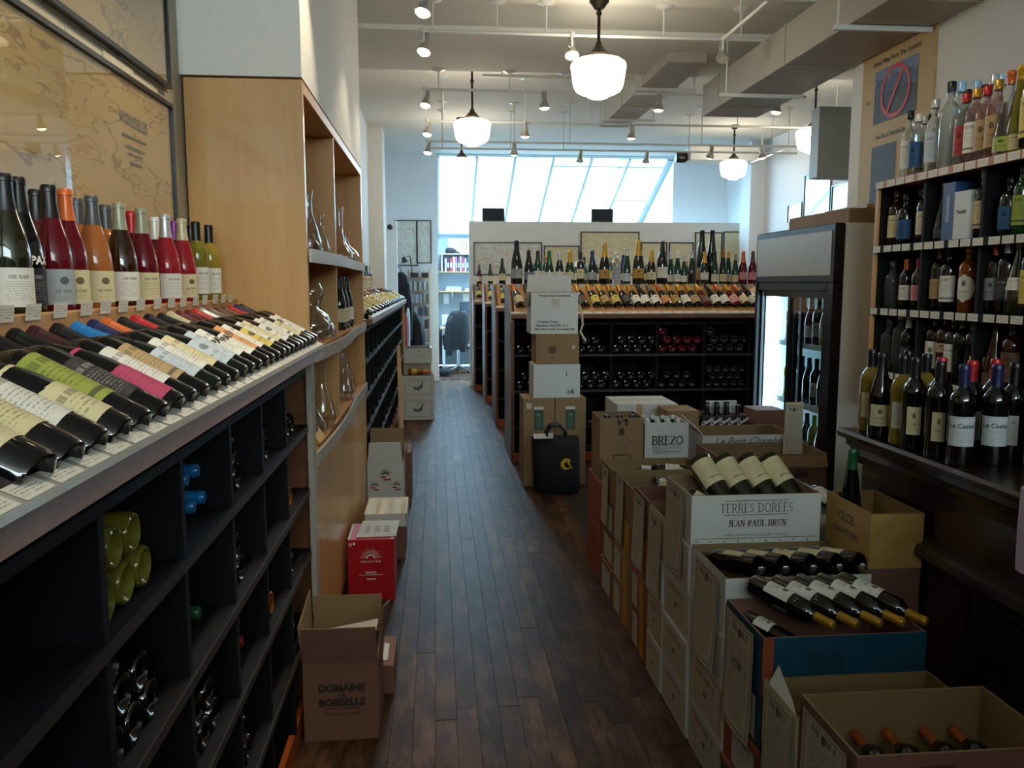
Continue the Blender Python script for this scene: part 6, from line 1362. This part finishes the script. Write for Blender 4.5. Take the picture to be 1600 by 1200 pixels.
MB().tube([(-.395, 13.66, 1.80), (-.42, 13.5, 2.06), (-.52, 13.42, 2.03)], .008, 8).build('jointed_arm', M_black_metal, LM)
MB().lathe([(0, 0), (.03, .0), (.06, .09), (.056, .09), (.026, .006), (0, .006)], 18, M=Matrix.Translation((-.52, 13.42, 2.04)) @ Matrix.Rotation(R(160), 4, 'Y')).build('lamp_shade', M_black_metal, LM, smooth=50)
MB().box(-.42, -.37, 13.62, 13.70, 1.7165, 1.80, b=.004).build('lamp_clamp', M_black_metal, LM)
CT2 = thing('hanging_jacket', 'black jacket hung in front of the disc shelf below the grey coat', 'coat', (-.36, 13.4, .3))
MB().loft([wav(-.34, 13.42, .14, .08, .50), wav(-.35, 13.42, .15, .09, .75, ph=.5), wav(-.37, 13.42, .13, .085, 1.0, ph=.9), wav(-.39, 13.43, .09, .06, 1.12, .04), wav(-.39, 13.44, .035, .03, 1.18, 0)]).build('jacket_body', M_coat2, CT2, smooth=70)
SG = MB().loft([wav(-.50, 13.18, .035, .06, .55, .05), wav(-.50, 13.18, .045, .08, .8, .05), wav(-.50, 13.18, .04, .07, 1.05, .05), wav(-.50, 13.18, .02, .03, 1.15, 0)]).build('sports_bag', plain('red_cloth', '#8d1f2a', .8), smooth=70); tag(SG, 'dark red bag hanging at the end of the left counter', 'bag')
BD = MB().loft([rr(-.455, 13.2, .028, .05, .55), rr(-.455, 13.2, .032, .05, .9), rr(-.455, 13.2, .030, .05, 1.15), rr(-.455, 13.2, .012, .03, 1.24)]).build('folded_board', plain('grey_white_plastic', '#b9c0c4', .4), smooth=70); tag(BD, 'pale folded ironing style board standing beside the red bag', 'board')
# desk, computer, shelves
DK = thing('office_desk', 'plain office desk along the back wall of the bright alcove', 'desk', (1.0, 16.1, 0))
MB().box(.06, 2.2, 15.72, YA-.002, .755, .785, b=.003).build('desk_top', M_birch_x, DK)
for x in (.10, 2.12): MB().box(x, x+.05, 15.8, 16.45, 0, .754).build('leg', M_white_metal, DK)
MB().box(.15, 2.12, 16.42, 16.44, .3, .754).build('back_board', plain('grey_board', '#7e868c', .6), DK)
MN = thing('computer_screen', 'dark computer screen on the office desk, cut by the partition', 'screen', (.66, 15.98, .786))
MB().box(.44, .98, 15.96, 16.0, .93, 1.28, b=.005).build('screen_panel', M_black_plastic, MN); MB().box(.46, .96, 15.955, 15.96, .95, 1.26).build('screen_glass', plain('dark_screen', '#26313c', .15), MN); MB().box(.66, .74, 15.99, 16.03, .786, .94).build('screen_neck', M_black_plastic, MN); MB().box(.58, .82, 15.92, 16.08, .786, .80, b=.004).build('screen_foot', M_black_plastic, MN)
for i, (x0, x1, z0, z1, m, nm, lab, c) in enumerate(((.40, .95, .786, .90, plain('grey_device', '#8c969c', .4), 'desk_printer', 'grey low device on the desk under the dark screen', 'printer'), (.10, .32, .786, 1.02, plain('pale_device', '#b4bdc2', .4), 'paper_tray', 'pale stacked paper tray at the left end of the desk', 'tray'))):
    y0 = 15.76 if i == 0 else 15.9
    o = MB().box(x0, x1, y0, y0+.16, z0+.0005, z1, b=.006).build(nm, m); tag(o, lab, c)
    MB().box(x0+.02, x1-.02, y0-.004, y0, z0+.03, z0+.05).build('slot', M_black_plastic, o)
WS = thing('wall_shelf', 'upper wooden wall shelf with books in the office alcove', 'shelf', (.4, 16.4, 1.84)); MB().box(.05, 1.4, 16.28, YA-.002, 1.835, 1.855).build('shelf_board', M_birch_x, WS); MB().box(.08, 1.4, 16.28, YA-.002, 2.185, 2.20).build('shelf_board', M_white_metal, WS)
for x in (.10, 1.3): MB().box(x, x+.02, 16.30, YA-.002, 1.856, 2.184).build('bracket', M_white_metal, WS)
WS2 = thing('wall_shelf', 'lower wooden wall shelf with stacked papers in the office alcove', 'shelf', (.4, 16.4, 1.46)); MB().box(.05, 1.4, 16.24, YA-.002, 1.455, 1.475).build('shelf_board', M_birch_x, WS2)
for x in (.3, 1.1): MB().box(x, x+.02, 16.3, YA-.002, 1.36, 1.454).build('bracket', M_white_metal, WS2)
x = .165; bc = ['#c9cfcf', '#20242c', '#8f2330', '#d0d4d2', '#b0506a', '#2b3448', '#c6b98b', '#7a2c52', '#d2d2d2', '#22364e']
bl = ['white', 'black', 'red', 'pale', 'pink', 'dark blue', 'tan', 'purple', 'off-white', 'navy']
for i, c in enumerate(bc):
    w_ = (.035, .05, .055, .04, .035, .045, .03, .05, .03, .04)[i]; h_ = (.25, .27, .25, .28, .28, .26, .29, .27, .25, .28)[i]
    o = MB().box(x, x+w_-.002, 16.29, 16.46, 1.8555, 1.8555+h_, b=.003).build('book', plain('book_'+c[1:], c, .6)); tag(o, '%s book standing on the upper office wall shelf, %s from the left' % (bl[i], nth(i)), 'book', 'books on the office wall shelf')
    MB().box(x+.004, x+w_-.006, 16.288, 16.29, 1.93, 2.02).build('spine_label', plain('spine_paper', '#9aa0a4', .6), o); x += w_+.006
cp = MB().loft([wav(.30, 16.37, .12, .07, 2.2005, 0), wav(.30, 16.37, .12, .075, 2.24, 0), wav(.28, 16.37, .10, .07, 2.29, 0), wav(.27, 16.37, .05, .03, 2.315, 0)]).build('cap', M_coat2, smooth=70); tag(cp, 'black cap lying on top of the upper office shelf', 'cap')
MB().sheet([(.36, 16.30, 2.2005), (.46, 16.29, 2.2005), (.46, 16.42, 2.23), (.36, 16.44, 2.24)], .006).build('cap_peak', M_coat2, cp)
SN = MB().box(.24, 1.3, YA-.016, YA-.001, 2.215, 2.50, b=.003).build('name_board', plain('white_sign_board', '#d9e2e6', .5)); tag(SN, 'white sign board with tall serif capitals on the back alcove wall', 'sign')
letter(SN, serif_polys('CHABLIS'.replace('BL', 'N').replace('IS', 'P'), .14, .11, .1), (.74, YA-.016, 2.36), '-y', M_ink)
for i, (x, n) in enumerate(((.18, 6), (.55, 4))):
    for k in range(n):
        o = MB().box(x+.01*(k % 2), x+.3, 16.26, 16.46, 1.4755+.014*k, 1.4885+.014*k).build('paper_stack', plain('paper_pile_%d' % (k % 3), ['#b9c2c6', '#8f9ba3', '#d2d8da'][k % 3], .6)); tag(o, 'flat paper pile on the lower office shelf, %s group, %s from its bottom' % (('left', 'right')[i], nth(k)), 'paper', 'paper piles on the lower office shelf')
for i, (x, z, w_, h_) in enumerate(((.14, 1.22, .10, .2), (.52, 1.22, .15, .2), (.70, 1.25, .22, .14))):
    o = MB().box(x, x+w_, YA-.004, YA-.001, z, z+h_).build('wall_note', plain('note_paper_%d' % i, ['#c7d2d6', '#d6dddd', '#a98f78'][i], .6)); tag(o, 'paper note pinned under the lower office shelf, %s from the left' % nth(i), 'note')
# office chair with a jacket over it
CHX, CHY = .39, 15.15
OC = thing('office_chair', 'black swivel office chair with five castors before the desk', 'chair', (CHX, CHY, 0), 0)
MB().tube([(CHX, CHY, .10), (CHX, CHY, .44)], .028, 12).build('gas_column', M_chrome, OC)
for i in range(5):
    a = R(72*i+20); d = Vector((math.cos(a), math.sin(a), 0)); e = Vector((CHX, CHY, 0))+d*.29
    MB().tube([(CHX, CHY, .115), (e.x, e.y, .075)], .022, 8, r2=.014).build('base_arm', M_chrome, OC)
    MB().lathe([(0, -.02), (.028, -.018), (.030, 0), (.028, .018), (0, .02)], 14, M=Matrix.Translation((e.x, e.y, .030)) @ Matrix.Rotation(a, 4, 'Z') @ Matrix.Rotation(R(90), 4, 'X')).build('castor', M_black_plastic, OC, smooth=50)
MB().loft([rr(CHX+.02, CHY, .22, .22, .43), rr(CHX+.02, CHY, .25, .25, .46), rr(CHX+.02, CHY, .25, .25, .50), rr(CHX+.02, CHY, .21, .21, .525)]).build('seat', M_black_plastic, OC, smooth=60)
MB().loft([rr(CHX-.0, CHY-.24, .17, .03, .56), rr(CHX, CHY-.25, .22, .04, .75), rr(CHX, CHY-.26, .21, .035, 1.0), rr(CHX, CHY-.265, .15, .025, 1.10)]).build('backrest', M_black_plastic, OC, smooth=60)
MB().tube([(CHX, CHY-.1, .44), (CHX, CHY-.25, .46), (CHX, CHY-.27, .62)], .02, 8).build('back_post', M_black_plastic, OC)
for s in (-1, 1): MB().tube([(CHX+.2*s, CHY-.02, .46), (CHX+.27*s, CHY-.02, .50), (CHX+.28*s, CHY-.08, .68), (CHX+.28*s, CHY+.16, .69)], .018, 8).build('armrest', M_black_plastic, OC)
JK = thing('draped_jacket', 'dark grey jacket draped over the back of the office chair', 'jacket', (CHX-.05, CHY-.30, .5))
MB().loft([wav(CHX-.06, CHY-.31, .20, .07, .44, .10, 6), wav(CHX-.05, CHY-.315, .21, .075, .65, .08, 6, .4), wav(CHX-.03, CHY-.305, .20, .075, .90, .05, 6, .8), wav(CHX-.01, CHY-.29, .17, .075, 1.06, .03, 6), wav(CHX, CHY-.275, .12, .06, 1.14, 0)]).build('jacket_body', M_coat, JK, smooth=70)
for s, zz in ((-1, .34), (1, .40)): MB().loft([wav(CHX-.06+.12*s, CHY-.38, .045, .035, zz), wav(CHX-.05+.13*s, CHY-.38, .055, .04, .65), wav(CHX-.03+.14*s, CHY-.36, .06, .045, .9, .05), wav(CHX-.0+.11*s, CHY-.32, .04, .04, 1.05, 0)]).build('sleeve', M_coat, JK, smooth=70)
bb = MB().loft([rr(.13, 14.55, .08, .10, 0), rr(.13, 14.55, .10, .12, .06), rr(.13, 14.55, .08, .10, .12), rr(.13, 14.55, .03, .04, .15)]).build('bin_bag', M_coat2, smooth=60); tag(bb, 'small dark bag on the floor beside the office chair', 'bag')
